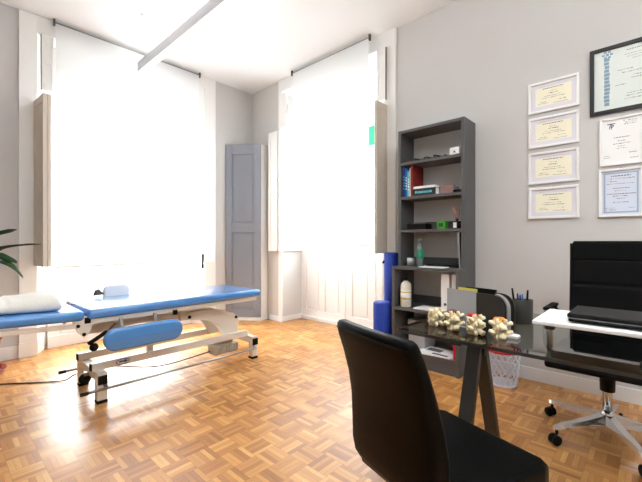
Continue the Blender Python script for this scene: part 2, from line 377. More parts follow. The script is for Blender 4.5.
# left window: leaves folded out at its left, single leaf at its right, short leaves above
shutter('shutter', 'folded white shutter with shaded brown-grey side at left edge of the wide blind', (0.66, 4.365), R(-86.5), 0.315, 0.865, 2.44, 0.066, 'shaded_white', leaves=2)
sh = shutter('shutter', 'bright white shutter leaf open at right edge of the wide left blind', (2.375, 4.345), R(-62), 0.20, 0.83, 2.52, 0.028, 'white')
b = NB(); box(b, 0.03, 0.05, -0.012, 0.0, -0.07, 0.10); box(b, 0.025, 0.055, -0.016, 0.0, -0.085, -0.03, 0.003)
obj('drop_bolt', b, 'black', sh, local=True, label='black drop bolt at the bottom of the leaf')
sh = shutter('shutter', 'short upper shutter leaf above the folded leaves, left of the wide blind', (0.722, 4.36), 0, 0.095, 2.57, 3.11, 0.022, 'white')
obj('edge_strip', box(NB(), -0.007, -0.001, 0.002, 0.018, 0.0, 0.54), 'gap_shade', sh, local=True, label='dark strip standing for the shaded gap')  # strip paints the dark gap line between casing and leaf
shutter('shutter', 'short narrow upper shutter leaf at top right of the wide blind', (2.36, 4.352), 0, 0.075, 2.56, 3.10, 0.022, 'white')
# right window
s = thing('shutter', 'tall white shutter box folded flat on the wall beside the grey corner cabinet', 'shutter', (3.20, 3.85, 0.962), 0, 'interior window shutters')
b = NB(); box(b, 3.165, 3.207, 3.73, 3.915, 0.962, 2.585, 0.003); obj('leaf', b, 'white', s)
b = NB()
for a in (3.73, 3.875): box(b, 3.155, 3.165, a, a + 0.04, 0.962, 2.585, 0.002)
for z in (0.962, 1.75, 2.525): box(b, 3.155, 3.165, 3.77, 3.875, z, z + 0.06, 0.002)
obj('leaf_frame', b, 'white', s)
b = NB(); box(b, 3.165, 3.59, 3.685, 3.715, 0.962, 2.585, 0.003); obj('reveal_leaf', b, 'white', s)
s['kind'] = 'thing'
shutter('shutter', 'white shutter leaf seen from its shaded beige side, left of the dark bookcase', (3.206, 2.064), R(180), 0.192, 0.975, 2.51, 0.034, 'shaded_white', leaves=2)
sh = shutter('shutter', 'short upper shutter leaf between the right blind and the bookcase wall', (3.19, 2.035), R(90), 0.105, 2.56, 3.10, 0.022, 'white')
obj('edge_strip', box(NB(), -0.007, -0.001, 0.002, 0.018, 0.0, 0.54), 'gap_shade', sh, local=True, label='dark strip standing for the shaded gap')  # same painted gap shade on the right window's upper leaf
shutter('shutter', 'short upper shutter leaf above the tall shutter box near the corner', (3.20, 3.561), R(90), 0.14, 2.62, 3.06, 0.022, 'white')

# ------------------------------------------------------------------ roller blinds
def blind(label, axis, a, u0, u1, z0, loc):
    t = thing('roller_blind', label, 'blind', loc, 0, 'white roller blinds')
    def bx(b, u0, u1, d0, d1, z0, z1, r=0): box(b, *( (u0, u1, a + d0, a + d1) if axis == 'y' else (a + d0, a + d1, u0, u1)), z0, z1, r); return b
    def pt(u, d, z): return (u, a + d, z) if axis == 'y' else (a + d, u, z)
    obj('fabric', bx(NB(), u0, u1, -0.0006, 0.0006, z0, 3.245), 'blind', t)
    obj('bottom_bar', bx(NB(), u0, u1, -0.006, 0.006, z0 - 0.02, z0 + 0.004, 0.003), 'white', t)
    obj('roller_tube', tube(NB(), [pt(u0 - 0.005, 0.012, 3.248), pt(u1 + 0.005, 0.012, 3.248)], 0.014, 12), 'steel', t)
    for u in (u0 - 0.012, u1 + 0.012):
        obj('bracket', bx(NB(), u - 0.008, u + 0.008, -0.014, 0.016, 3.215, 3.28, 0.003), 'case_grey', t, label='dark grey end bracket')
    return t
blind('wide white roller blind lowered over the left window', 'y', 4.325, 0.825, 2.345, 0.85, (1.6, 4.325, 3.28))
blind('white roller blind lowered over the right window above white panelled door bottoms', 'x', 3.135, 2.215, 3.395, 1.06, (3.135, 2.8, 3.28))

# ------------------------------------------------------------------ corner cabinet
c = thing('corner_cabinet', 'tall blue-grey panelled cupboard standing across the corner between the windows', 'cabinet', (3.0, 4.2, 0))
A, B_, C_ = Vector((2.768, 4.37)), Vector((3.068, 3.972)), Vector((3.222, 4.012))
nrm = Vector((-(B_ - A).y, (B_ - A).x)).normalized()   # into the corner
if nrm.dot(Vector((1, 1))) < 0: nrm = -nrm
A2, B2 = A + nrm * 0.024, B_ + nrm * 0.024
b = NB(); prism(b, [tuple(A2), tuple(B2), tuple(C_), (3.222, 4.37)], 0.0, 2.44); obj('carcass', b, 'white', c)
dv = (B_ - A); Ld = dv.length; md = Matrix.Translation((A.x, A.y, 0)) @ Matrix.Rotation(math.atan2(dv.y, dv.x), 4, 'Z')
b = NB(); dn = 0.008
box(b, 0, Ld, 0.018, 0.024, 0.05, 2.44, 0, mtx=md)
for u0, u1, z0, z1 in ((0, 0.09, 0.05, 2.44), (Ld - 0.09, Ld, 0.05, 2.44), (0.09, Ld - 0.09, 0.05, 0.16), (0.09, Ld - 0.09, 1.22, 1.34), (0.09, Ld - 0.09, 2.30, 2.44)):
    box(b, u0, u1, 0, 0.019, z0, z1, 0.004, mtx=md)
for z0, z1 in ((0.16, 1.22), (1.34, 2.30)): box(b, 0.115, Ld - 0.115, 0.011, 0.019, z0 + 0.03, z1 - 0.03, 0.004, mtx=md)
obj('door', b, 'slate', c)
b = NB(); box(b, 0, Ld, 0.0, 0.02, 0.0, 0.045, 0.002, mtx=md); obj('plinth', b, 'white', c)

# ------------------------------------------------------------------ ceiling lamp and hook
t = thing('linear_pendant_lamp', 'long slim white linear lamp hanging under the ceiling', 'lamp', (1.60, 2.9, 2.97))
b = NB(); box(b, 1.545, 1.605, 1.3, 4.20, 2.975, 3.08, 0.002); obj('housing', b, 'lamp_body', t)
b = NB(); box(b, 1.547, 1.603, 1.302, 4.198, 2.96, 2.975, 0.002); obj('diffuser', b, 'lamp_glow', t)
for y in (1.8, 2.3): obj('suspension_wire', tube(NB(), [(1.575, y, 3.07), (1.575, y, 3.28)], 0.002, 6), 'steel', t)
b = NB(); lathe(b, [(0.016, 3.28), (0.016, 3.262), (0.006, 3.255), (0.006, 3.225), (0.0, 3.222)], (1.37, 3.61, 0), 12)
single('ceiling_hook', b, 'lamp_body', 'small grey hook on the ceiling left of the lamp', 'hook', (1.37, 3.61, 3.28))

# ------------------------------------------------------------------ treatment table
t = thing('treatment_table', 'blue vinyl physiotherapy couch on a cream height-adjustable steel frame', 'treatment couch', (1.4, 3.0, 0))
b = NB(); box(b, 0.685, 2.085, 2.69, 3.28, 0.585, 0.65, 0.026, 4); obj('main_cushion', b, 'blue_vinyl', t)
mh = Matrix.Translation((0.665, 0, 0.645)) @ Matrix.Rotation(R(2.5), 4, 'Y') @ Matrix.Translation((-0.665, 0, -0.645))
b = NB(); box(b, 0.02, 0.672, 2.69, 3.28, 0.583, 0.648, 0.026, 4, mh); obj('head_cushion', b, 'blue_vinyl', t)
b = NB()
for y in (2.715, 3.225):
    box(b, 0.70, 2.05, y, y + 0.03, 0.552, 0.586, 0.003)
for x in (0.72, 1.25, 1.98): box(b, x, x + 0.035, 2.73, 3.24, 0.555, 0.585, 0.003)
uf = obj('upper_frame', b, 'cream_steel', t)
for x, z in ((0.688, 0.585), (1.272, 0.553)):
    obj('end_cap', box(NB(), x - 0.018, x + 0.018, 2.705, 2.716, z - 0.022, z + 0.018, 0.003), 'black', uf)
# hinge plates of the head section and its rails
for y in (2.72, 3.235):
    b = NB(); prism(b, [(0.594, 0.612), (0.659, 0.622), (0.704, 0.594), (0.71, 0.514), (0.67, 0.47), (0.637, 0.508)], y - 0.012, y + 0.012, 'y', 0.002)
    pl = obj('hinge_plate', b, 'cream_steel', t)
    for x, z in ((0.634, 0.554), (0.667, 0.496)):
        obj('bolt', lathe(NB(), [(0.011, 0.0), (0.011, 0.008), (0.0, 0.010)], seg=10, mtx=Matrix.Translation((x, y - 0.012, z)) @ Matrix.Rotation(R(90), 4, 'X')), 'black', pl)
    b = NB(); bar(b, (0.06, y, 0.584), (0.62, y, 0.553), 0.028, 0.026, (0, 1, 0), 0.003); obj('head_rail', b, 'cream_steel', t)
b = NB(); bar(b, (0.12, 2.72, 0.583), (0.12, 3.235, 0.583), 0.03, 0.02); obj('head_crossbar', b, 'cream_steel', t)
# lifting arms
def arc(p0, p1, bulge, n=8):
    p0, p1 = Vector(p0), Vector(p1); d = p1 - p0; nn = Vector((-d.y, d.x)).normalized()
    return [tuple(p0 + d * (k / n) + nn * bulge * math.sin(math.pi * k / n)) for k in range(n + 1)]
for y in (2.855, 3.12):
    top = [(1.436, 0.49)] + arc((1.47, 0.502), (1.90, 0.425), 0.035, 8) + [(1.945, 0.40), (1.945, 0.21)]
    bot = [(1.80, 0.21)] + arc((1.79, 0.24), (1.50, 0.43), -0.06, 8)[0:] + [(1.44, 0.44)]
    b = NB(); prism(b, top + bot, y, y + 0.035, 'y', 0.003); la = obj('lifting_arm', b, 'cream_steel', t)
    for x, z in ((1.462, 0.463), (1.918, 0.395)):
        obj('pivot_cap', lathe(NB(), [(0.014, 0.0), (0.014, 0.008), (0.0, 0.010)], seg=12, mtx=Matrix.Translation((x, y, z)) @ Matrix.Rotation(R(90), 4, 'X')), 'black', la)
    top = [(0.70, 0.52)] + arc((0.74, 0.53), (1.42, 0.49), 0.02, 8) + [(1.45, 0.47)]
    bot = [(1.44, 0.445)] + arc((1.40, 0.435), (0.80, 0.445), -0.03, 8) + [(0.72, 0.455)]
    b = NB(); prism(b, top + bot, y + 0.04, y + 0.065, 'y', 0.003); obj('link_arm', b, 'cream_steel', t)
    b = NB(); box(b, 1.885, 1.925, y + 0.036, y + 0.075, 0.2, 0.425, 0.003); obj('pivot_post', b, 'cream_steel', t)
b = NB(); box(b, 1.39, 1.45, 2.86, 3.18, 0.44, 0.557, 0.004); obj('pivot_beam', b, 'cream_steel', t)
b = NB(); box(b, 1.125, 1.165, 2.85, 2.89, 0.24, 0.47, 0.003); obj('actuator_post', b, 'cream_steel', t)
# base frame
b = NB()
for y in (2.815, 3.15): box(b, 0.74, 2.03, y, y + 0.04, 0.205, 0.258, 0.004)
lf = obj('lower_frame', b, 'cream_steel', t)
for y in (2.812, 3.147): obj('end_cap', box(NB(), 0.733, 0.741, y + 0.002, y + 0.042, 0.208, 0.256, 0.002), 'black', lf)
# small oval maker's plate with an arrow-like sign
m = Matrix.Translation((0.935, 2.8145, 0.232)) @ Matrix.Rotation(R(90), 4, 'X') @ Matrix.Diagonal((1.35, 0.62, 1, 1))
b = NB(); lathe(b, [(0.036, 0), (0.036, 0.0015), (0.0, 0.0016)], seg=28, mtx=m); em = obj('emblem', b, 'paper', lf, label='white oval emblem with dark blue outline and arrow sign')
b = NB()
tubepts = [(0.935 + 0.044 * math.cos(a), 2.8125, 0.232 + 0.019 * math.sin(a)) for a in [2 * math.pi * k / 24 for k in range(25)]]
tube(b, tubepts, 0.0022, 6)
prism(b, [(0.905, 0.230), (0.945, 0.230), (0.940, 0.222), (0.970, 0.233), (0.945, 0.246), (0.948, 0.237), (0.915, 0.240)], 2.8115, 2.8125, 'y')
obj('emblem_outline', b, 'ink_pen', lf)
for x in (0.785, 2.055):
    b = NB(); box(b, x - 0.03, x + 0.03, 2.745, 3.245, 0.145, 0.205, 0.004); cb = obj('cross_beam', b, 'cream_steel', t)
    for y in (2.737, 3.245):
        obj('end_cap', box(NB(), x - 0.029, x + 0.029, y, y + 0.009, 0.128, 0.188, 0.002), 'black', cb)
    for y in (2.776, 3.214):
        b = NB(); box(b, x - 0.032, x + 0.032, y - 0.03, y + 0.03, 0.02, 0.172, 0.004); lg = obj('leg', b, 'cream_steel', t)
        obj('foot', box(NB(), x - 0.033, x + 0.033, y - 0.031, y + 0.031, 0.0, 0.021, 0.004), 'black', lg)
# raise / lower rods along both sides
for y in (2.705, 3.285):
    b = NB(); tube(b, [(0.66, y, 0.108), (2.03, y, 0.108)], 0.0085, 10); rd = obj('foot_rod', b, 'steel', t)
    obj('rod_tip', tube(NB(), [(0.645, y, 0.108), (0.69, y, 0.108)], 0.012, 10), 'black', rd)
    for x in (0.80, 2.035): obj('rod_bracket', bar(NB(), (x, y, 0.108), (x, y + (0.05 if y < 3 else -0.05), 0.13), 0.02, 0.008), 'steel', rd)
# knob lever, swivel castor, motor, side pad
b = NB(); bar(b, (0.705, 2.76, 0.415), (0.83, 2.80, 0.47), 0.026, 0.02, r=0.004); kl = obj('lever', b, 'black', t)
obj('lever_knob', ball(NB(), (0.74, 2.77, 0.385), 0.028, 14), 'black', kl)
b = NB(); tube(b, [(0.83, 2.80, 0.46), (0.90, 2.86, 0.50)], 0.01, 8); obj('lever_shaft', b, 'steel', kl)
b = NB(); lathe(b, [(0.0, -0.016), (0.03, -0.016), (0.038, -0.01), (0.038, 0.01), (0.03, 0.016), (0.0, 0.016)], seg=18, mtx=Matrix.Translation((0.735, 2.96, 0.125)) @ Matrix.Rotation(R(80), 4, 'X')); cs = obj('caster', b, 'black', t)
obj('caster_fork', box(NB(), 0.725, 0.76, 2.93, 2.99, 0.15, 0.175, 0.003), 'steel', cs)
b = NB(); box(b, 1.70, 1.96, 2.86, 2.99, 0.075, 0.16, 0.02, 3)
for k in range(9): box(b, 1.72 + k * 0.026, 1.728 + k * 0.026, 2.852, 2.862, 0.085, 0.15)
box(b, 1.75, 1.90, 2.88, 2.97, 0.155, 0.206)
mo = obj('motor_unit', b, 'motor', t)
pts = [(1.72, 2.93, 0.11), (1.3, 3.05, 0.05), (0.95, 3.20, 0.10), (0.77, 3.32, 0.06), (0.70, 3.38, 0.012), (0.55, 3.50, 0.006), (0.36, 3.66, 0.006), (0.1, 3.80, 0.006), (-0.4, 3.95, 0.006), (-0.9, 4.2, 0.006)]
def smoothpts(p, n=6):
    p = [Vector(q) for q in p]; out = []
    for i in range(len(p) - 1):
        a, b_, c_, d_ = p[max(i - 1, 0)], p[i], p[i + 1], p[min(i + 2, len(p) - 1)]
        for k in range(n):
            s = k / n; out.append(0.5 * ((2 * b_) + (c_ - a) * s + (2 * a - 5 * b_ + 4 * c_ - d_) * s * s + (-a + 3 * b_ - 3 * c_ + d_) * s ** 3))
    out.append(p[-1]); return out
obj('power_cord', tube(NB(), smoothpts(pts), 0.005, 8), 'cable', t)
for yy, nm in ((2.60, 'side_pad'),):
    b = NB(); prism(b, rrect(0.755, 1.285, 0.372, 0.520, 0.0735, 8), 2.595, 2.655, 'y', 0.022, 4, True); sp_ = obj(nm, b, 'blue_vinyl', t)
    for x in (0.887, 1.116):
        obj('pad_bracket', bar(NB(), (x, 2.672, 0.44), (x, 2.705, 0.572), 0.022, 0.012, (0, 1, 0), 0.002), 'steel', sp_)
    b = NB(); box(b, 0.86, 1.16, 2.655, 2.672, 0.425, 0.455); obj('backing_plate', b, 'steel', sp_)
# folded-away pad at the far side of the couch
b = NB(); prism(b, rrect(0.955, 1.16, 0.60, 0.735, 0.05, 6), 3.315, 3.36, 'y', 0.016, 3, True, None); fp = obj('far_pad', b, 'overexposed_blue', t)
b = NB(); prism(b, [(0.885, 0.655), (0.90, 0.70), (0.925, 0.708), (0.965, 0.66)], 3.318, 3.352, 'y', 0.004); obj('pad_end', b, 'case_grey', fp)
obj('pad_bracket', bar(NB(), (1.05, 3.318, 0.62), (1.05, 3.25, 0.565), 0.025, 0.012), 'steel', fp)

# contoured pillow lying on the head cushion
def loft(bm, rings, close_ends=True):
    tb = bmesh.new(); vr = [[tb.verts.new(p) for p in r] for r in rings]; n = len(rings[0])
    for a, b_ in zip(vr, vr[1:]):
        for k in range(n):
            f = tb.faces.new((a[k], a[(k + 1) % n], b_[(k + 1) % n], b_[k])); f.smooth = True
    if close_ends: tb.faces.new(list(reversed(vr[0]))); tb.faces.new(vr[-1])
    bmesh.ops.recalc_face_normals(tb, faces=tb.faces)
    merge(bm, tb); return bm
def pillow(bm, x0, x1, y0, y1, zb, prof):
    NX, NY = 40, 24; tb = bmesh.new()
    def zt(u, v):
        e = (1 - abs(2 * v - 1) ** 6) ** 0.5
        e2 = min(1, (1 - (max(0, (u - 0.90) / 0.10)) ** 3)) ** 0.5 if u < 1 else 0
        e3 = min(1, (1 - (max(0, (0.10 - u) / 0.10)) ** 2.2)) ** 0.5 if u > 0 else 0
        return prof(u) * max(0, e) * max(0, e2) * max(0, e3)
    top, bt = {}, {}
    for i in range(NX + 1):
        for j in range(NY + 1):
            u, v = i / NX, j / NY; x = x0 + (x1 - x0) * u; y = y0 + (y1 - y0) * v
            ed = i in (0, NX) or j in (0, NY)
            zc = zb(x) + 0.032; h = zt(u, v)
            top[i, j] = tb.verts.new((x, y, zc + max(0, h - 0.03) + 0.0015 * math.sin(37 * x + 21 * y)))
            bt[i, j] = top[i, j] if ed else tb.verts.new((x, y, zc - min(0.03, h * 0.6)))
    for i in range(NX):
        for j in range(NY):
            for D, fl in ((top, 0), (bt, 1)):
                q = [D[i, j], D[i + 1, j], D[i + 1, j + 1], D[i, j + 1]]; q = q[::-1] if fl else q
                try: tb.faces.new(q)
                except ValueError: pass
    bmesh.ops.recalc_face_normals(tb, faces=tb.faces); merge(bm, tb, True); return bm
b = NB(); pillow(b, 0.06, 0.565, 2.76, 3.18, lambda x: 0.652 + (0.665 - x) * 0.043, lambda u: 0.090 + 0.022 * math.cos((u - 0.08) * 2 * math.pi / 0.9) * (1.0 if u < 0.5 else 0.6))
single('pillow', b, 'towel', 'white contoured pillow lying on the head end of the blue couch', 'pillow', (0.33, 3.0, 0.655))

# ------------------------------------------------------------------ potted plant at far left
px_, py_ = 0.24, 4.07
t = thing('potted_plant', 'long-leaved green plant in a dark red pot beyond the couch at far left', 'plant', (px_, py_, 0))
b = NB(); lathe(b, [(0.0, 0.0), (0.15, 0.0), (0.195, 0.035), (0.19, 0.038), (0.145, 0.012), (0.0, 0.012)], (px_, py_, 0), 32); obj('saucer', b, 'pot', t)
b = NB(); lathe(b, [(0.0, 0.014), (0.11, 0.014), (0.125, 0.03), (0.155, 0.27), (0.165, 0.275), (0.165, 0.30), (0.15, 0.30), (0.145, 0.26), (0.0, 0.26)], (px_, py_, 0), 32); obj('pot', b, 'pot', t)
obj('soil', lathe(NB(), [(0.0, 0.262), (0.143, 0.262), (0.1, 0.275), (0.0, 0.28)], (px_, py_, 0), 24), 'soil', t)
def leaf(bm, p, width, fold=0.25):
    pts = smoothpts(p, 5); tb = bmesh.new(); rows = []
    for i, q in enumerate(pts):
        s = i / (len(pts) - 1); d = (pts[min(i + 1, len(pts) - 1)] - pts[max(i - 1, 0)]).normalized()
        side = d.cross(Vector((0, 0, 1))); side = side.normalized() if side.length > 1e-3 else Vector((1, 0, 0)); up = side.cross(d)
        w = width * (0.18 + 0.82 * math.sin(math.pi * min(1, 0.12 + s * 0.88)) ** 0.8) * (1 if s < 0.98 else 0.15)
        rows.append([tb.verts.new(q - side * w + up * w * fold), tb.verts.new(q), tb.verts.new(q + side * w + up * w * fold),
                     tb.verts.new(q + side * w + up * (w * fold - 0.0015)), tb.verts.new(q - up * 0.0025), tb.verts.new(q - side * w + up * (w * fold - 0.0015))])
    for a, b_ in zip(rows, rows[1:]):
        for k in range(6): tb.faces.new((a[k], a[(k + 1) % 6], b_[(k + 1) % 6], b_[k]))
    tb.faces.new(rows[0][::-1]); tb.faces.new(rows[-1]); bmesh.ops.recalc_face_normals(tb, faces=tb.faces)
    merge(bm, tb, True); return bm
b = NB()
for dx, dy, h in ((0.0, 0.0, 0.95), (0.05, -0.04, 0.8), (-0.05, 0.03, 0.88)):
    tube(b, [(px_ + dx, py_ + dy, 0.26), (px_ + dx * 1.5, py_ + dy * 1.3, h * 0.6), (px_ + dx * 1.9, py_ + dy * 1.5, h)], 0.012, 8)
obj('stem', b, 'leaf_tip', t)
c0 = Vector((px_, py_, 0.86))
LV = [ # tip targets
    ([c0, (0.33, 3.93, 1.0), (0.44, 3.76, 1.055), (0.585, 3.56, 1.075)], 0.055, 'leaf'),
    ([c0, (0.27, 3.86, 1.13), (0.36, 3.68, 1.15), (0.43, 3.56, 1.19)], 0.075, 'leaf'),
    ([c0, (0.30, 3.88, 0.96), (0.37, 3.74, 0.96), (0.41, 3.64, 0.93)], 0.04, 'leaf'),
    ([c0, (0.33, 3.90, 0.93), (0.42, 3.78, 0.90), (0.50, 3.74, 0.80)], 0.05, 'leaf'),
    ([c0, (0.30, 3.84, 0.99), (0.37, 3.70, 0.97), (0.44, 3.60, 0.93)], 0.055, 'leaf'),
    ([c0, (0.20, 3.90, 1.10), (0.12, 3.70, 1.20), (0.05, 3.50, 1.12)], 0.05, 'leaf'),
    ([c0, (0.10, 4.00, 1.12), (-0.05, 3.92, 1.22), (-0.22, 3.86, 1.15)], 0.05, 'leaf'),
    ([c0, (0.20, 4.12, 1.20), (0.16, 4.16, 1.42), (0.08, 4.18, 1.58)], 0.045, 'leaf'),
    ([c0, (0.10, 4.12, 1.08), (-0.08, 4.16, 1.12), (-0.26, 4.18, 1.0)], 0.05, 'leaf'),
    ([c0, (0.15, 3.92, 0.98), (0.02, 3.74, 0.95), (-0.08, 3.60, 0.82)], 0.05, 'leaf'),
]
obj('leaf_tip', leaf(NB(), [Vector((0.50, 3.672, 1.074)), (0.54, 3.618, 1.077), (0.592, 3.552, 1.078)], 0.020), 'leaf_tip', t, label='yellow-green leaf tip')
for p, w, mm in LV: obj('leaf', leaf(NB(), p, w), mm, t)

# ------------------------------------------------------------------ foam rollers by the bookcase
def roller(label, x, y, r, h):
    t = thing('foam_roller', label, 'exercise roller', (x, y, 0), 0, 'blue rollers beside the bookcase')
    b = NB(); lathe(b, [(0.0, 0.0), (r - 0.006, 0.0), (r, 0.006), (r, h - 0.012), (r - 0.012, h), (0.0, h)], (x, y, 0), 32); obj('body', b, 'foam_blue', t)
    return t
roller('short thick blue roller standing in front of the taller one', 2.885, 1.885, 0.083, 0.53)
t = roller('tall slim blue roller standing upright between the window and bookcase', 3.12, 1.93, 0.072, 0.985)
obj('strap', bar(NB(), (3.062, 1.975, 0.885), (3.050, 1.985, 0.895), 0.012, 0.03), 'black', t)

# ------------------------------------------------------------------ bookcase
t = thing('bookcase', 'tall dark grey open bookcase with a deeper lower half against the wall', 'bookcase', (3.0, 1.43, 0))
XU, XL, XW, Y0, Y1 = 2.96, 2.85, 3.21, 1.142, 1.757
PT = 0.026
for y in (Y0, Y1 - PT):
    b = NB(); prism(b, [(XL, 0), (XW, 0), (XW, 2.122), (XU, 2.122), (XU, 0.872), (XL, 0.872)], y, y + PT, 'y'); obj('side_panel', b, 'case_grey', t)
SH = [('top', 2.097, XU), ('s', 1.80, XU), ('s', 1.483, XU), ('s', 1.18, XU), ('s', 0.847, XL), ('s', 0.48, XL), ('s', 0.105, XL)]
for nm, z, xf in SH:
    b = NB(); box(b, xf + 0.003, XW, Y0 + PT, Y1 - PT, z, z + 0.025, 0.001); obj('shelf', b, 'case_grey', t)
for z in (1.205, 0.872, 0.505, 0.13):
    b = NB(); box(b, XW - 0.016, XW, Y0 + PT, Y1 - PT, z, z + 0.075); obj('back_rail', b, 'case_grey', t)
b = NB(); box(b, XW - 0.016, XW, Y0 + PT, Y1 - PT, 1.508, 1.55); obj('back_rail', b, 'case_grey', t)
b = NB(); box(b, XL + 0.02, XL + 0.036, Y0 + PT, Y1 - PT, 0, 0.105); obj('plinth', b, 'case_grey', t)

def book(label, x0, y0, y1, z0, h, d, cover, tilt=0.0, group='upright books on the second shelf', band=None):
    """upright book, spine towards the room"""
    k = thing('book', label, 'book', (x0, (y0 + y1) / 2, z0), 0, group)
    rt = Matrix.Translation((x0, y0, z0)) @ Matrix.Rotation(tilt, 4, 'X')
    w = y1 - y0
    b = NB(); box(b, 0, d, 0, 0.003, 0, h, mtx=rt); box(b, 0, d, w - 0.003, w, 0, h, mtx=rt); box(b, 0, 0.003, 0, w, 0, h, 0.001, mtx=rt); obj('cover', b, cover, k)
    b = NB(); box(b, 0.003, d - 0.004, 0.003, w - 0.003, 0.003, h - 0.004, mtx=rt); obj('pages', b, 'paper', k)
    if band:
        b = NB()
        for q in range(5): box(b, -0.0006, 0, w * 0.3, w * 0.7, h * (0.25 + q * 0.1), h * (0.30 + q * 0.1 + 0.02 * (q % 2)), mtx=rt)
        obj('spine_print', b, band, k)
    return k
zB = 1.509
book('navy blue book at the left end of the upright row', 2.985, 1.699, 1.722, zB, 0.275, 0.19, 'b_navy', band='b_teal')
book('mid blue book second from left in the upright row', 2.985, 1.676, 1.698, zB, 0.26, 0.19, 'b_blue', band='paper')
book('slim teal book between the blue and cream books', 2.985, 1.656, 1.675, zB, 0.235, 0.18, 'b_teal', band='paper')
book('slim cream book between teal and red ones', 2.985, 1.641, 1.655, zB, 0.265, 0.17, 'b_cream', band='ink')
k = book('red patterned book with its cover facing the room at the right end of the row', 2.985, 1.621, 1.640, zB, 0.288, 0.205, 'b_red', band='disc_dark')
def flatbook(label, x0, x1, y0, y1, z0, h, cover, page='paper', band=None, rz=0.0, group='books lying flat on the second shelf', nm='book'):
    k = thing(nm, label, nm, ((x0 + x1) / 2, (y0 + y1) / 2, z0), rz, group)
    hx, hy = (x1 - x0) / 2, (y1 - y0) / 2
    b = NB(); box(b, -hx, hx, -hy, hy, 0, 0.003); box(b, -hx, hx, -hy, hy, h - 0.003, h); box(b, -hx, -hx + 0.004, -hy, hy, 0, h, 0.001); obj('cover', b, cover, k, local=True)
    b = NB(); box(b, -hx + 0.004, hx - 0.004, -hy + 0.004, hy - 0.004, 0.003, h - 0.003); obj('pages', b, page, k, local=True)
    if band:
        b = NB(); rr = random.Random(int(hy * 1000)); y = hy - 0.045
        ball(b, (-hx - 0.0005, hy - 0.03, h / 2), 0.011, 10, (0.05, 1, 1))
        while y > -hy + 0.05:
            l = rr.uniform(0.006, 0.016); box(b, -hx - 0.0008, -hx, y - l, y, h * 0.32, h * 0.62); y -= l + 0.004
        obj('spine_print', b, band, k, local=True)
    return k
flatbook('thick black book with pale lettering lying flat before the red book', 2.972, 3.13, 1.395, 1.612, zB, 0.062, 'b_black', band='b_teal')
flatbook('thin white book lying on top of the thick black book', 2.975, 3.12, 1.40, 1.608, zB + 0.0625, 0.022, 'paper')
flatbook('dusty pink book lying right of the thick black book', 3.03, 3.19, 1.27, 1.385, zB, 0.075, 'b_pink', rz=R(4))
flatbook('low black box lying at right end of the book shelf', 3.02, 3.18, 1.172, 1.262, zB, 0.028, 'black', 'black', nm='box')
# shelf above
zA = 1.826
k = thing('card_box', 'small white box with a dark mark on the upper shelf', 'box', (3.02, 1.235, zA))
bb = NB(); box(bb, 2.985, 3.05, 1.195, 1.275, zA, zA + 0.062, 0.002); obj('carton', bb, 'paper', k)
bb = NB(); box(bb, 2.9842, 2.985, 1.226, 1.242, zA + 0.018, zA + 0.034); obj('print', bb, 'ink_dark', k)
b = NB(); rr = random.Random(3)
box(b, 2.99, 3.12, 1.30, 1.70, zA, zA + 0.012, 0.003)
single('folder', b, 'black', 'flat black folder lying on the upper shelf', 'folder', (3.05, 1.5, zA))
b = NB()
pts = [(3.0 + 0.05 * math.sin(q * 1.7) + 0.04, 1.34 + q * 0.026, zA + 0.0235 + 0.004 * math.cos(q * 2.3)) for q in range(13)]
tube(b, smoothpts(pts, 4), 0.006, 8)
single('cable', b, 'black', 'loose black cable lying on the flat black folder', 'cable', (3.03, 1.5, zA + 0.012))
# shelf C
zC_ = 1.206
b = NB(); box(b, 3.0, 3.12, 1.50, 1.69, zC_, zC_ + 0.058, 0.006); k = thing('case', 'low black case with grey rim on the third shelf', 'case', (3.06, 1.6, zC_)); obj('case_body', b, 'black', k)
bb = NB(); box(bb, 2.998, 3.122, 1.498, 1.692, zC_ + 0.05, zC_ + 0.055, 0.001); obj('rim', bb, 'case_grey', k)
b = NB(); box(b, 3.0, 3.068, 1.325, 1.395, zC_, zC_ + 0.068, 0.004)
k = thing('desk_cube', 'bright green cube on the third shelf', 'clock', (3.034, 1.36, zC_)); obj('cube_body', b, 'green', k)
bb = NB(); box(bb, 2.9985, 3.0, 1.34, 1.38, zC_ + 0.018, zC_ + 0.05, 0.0); obj('face_panel', bb, 'leaf', k); k['category'] = 'cube'
k = thing('reed_diffuser', 'small reed diffuser bottle with pinkish sticks on the third shelf', 'diffuser', (3.02, 1.225, zC_))
b = NB(); box(b, 3.0, 3.045, 1.20, 1.25, zC_, zC_ + 0.062, 0.006); obj('bottle', b, 'black', k)
bb = NB(); box(bb, 2.9985, 3.0, 1.222, 1.25, zC_ + 0.006, zC_ + 0.052); box(bb, 3.0, 3.035, 1.25, 1.2512, zC_ + 0.006, zC_ + 0.052); obj('label_sticker', bb, 'paper', k)
obj('neck', lathe(NB(), [(0.012, 0.06), (0.012, 0.082), (0.0, 0.082)], (3.022, 1.225, zC_), 12), 'black', k)
for q, (dx, dy) in enumerate(((0.0, 0.045), (-0.01, 0.02), (0.01, -0.012), (-0.01, -0.004), (0.0, 0.03))):
    obj('reed_stick', tube(NB(), [(3.022, 1.225, zC_ + 0.06), (3.022 + dx, 1.225 + dy, zC_ + 0.185 - 0.006 * q)], 0.0022, 6), 'reed', k)
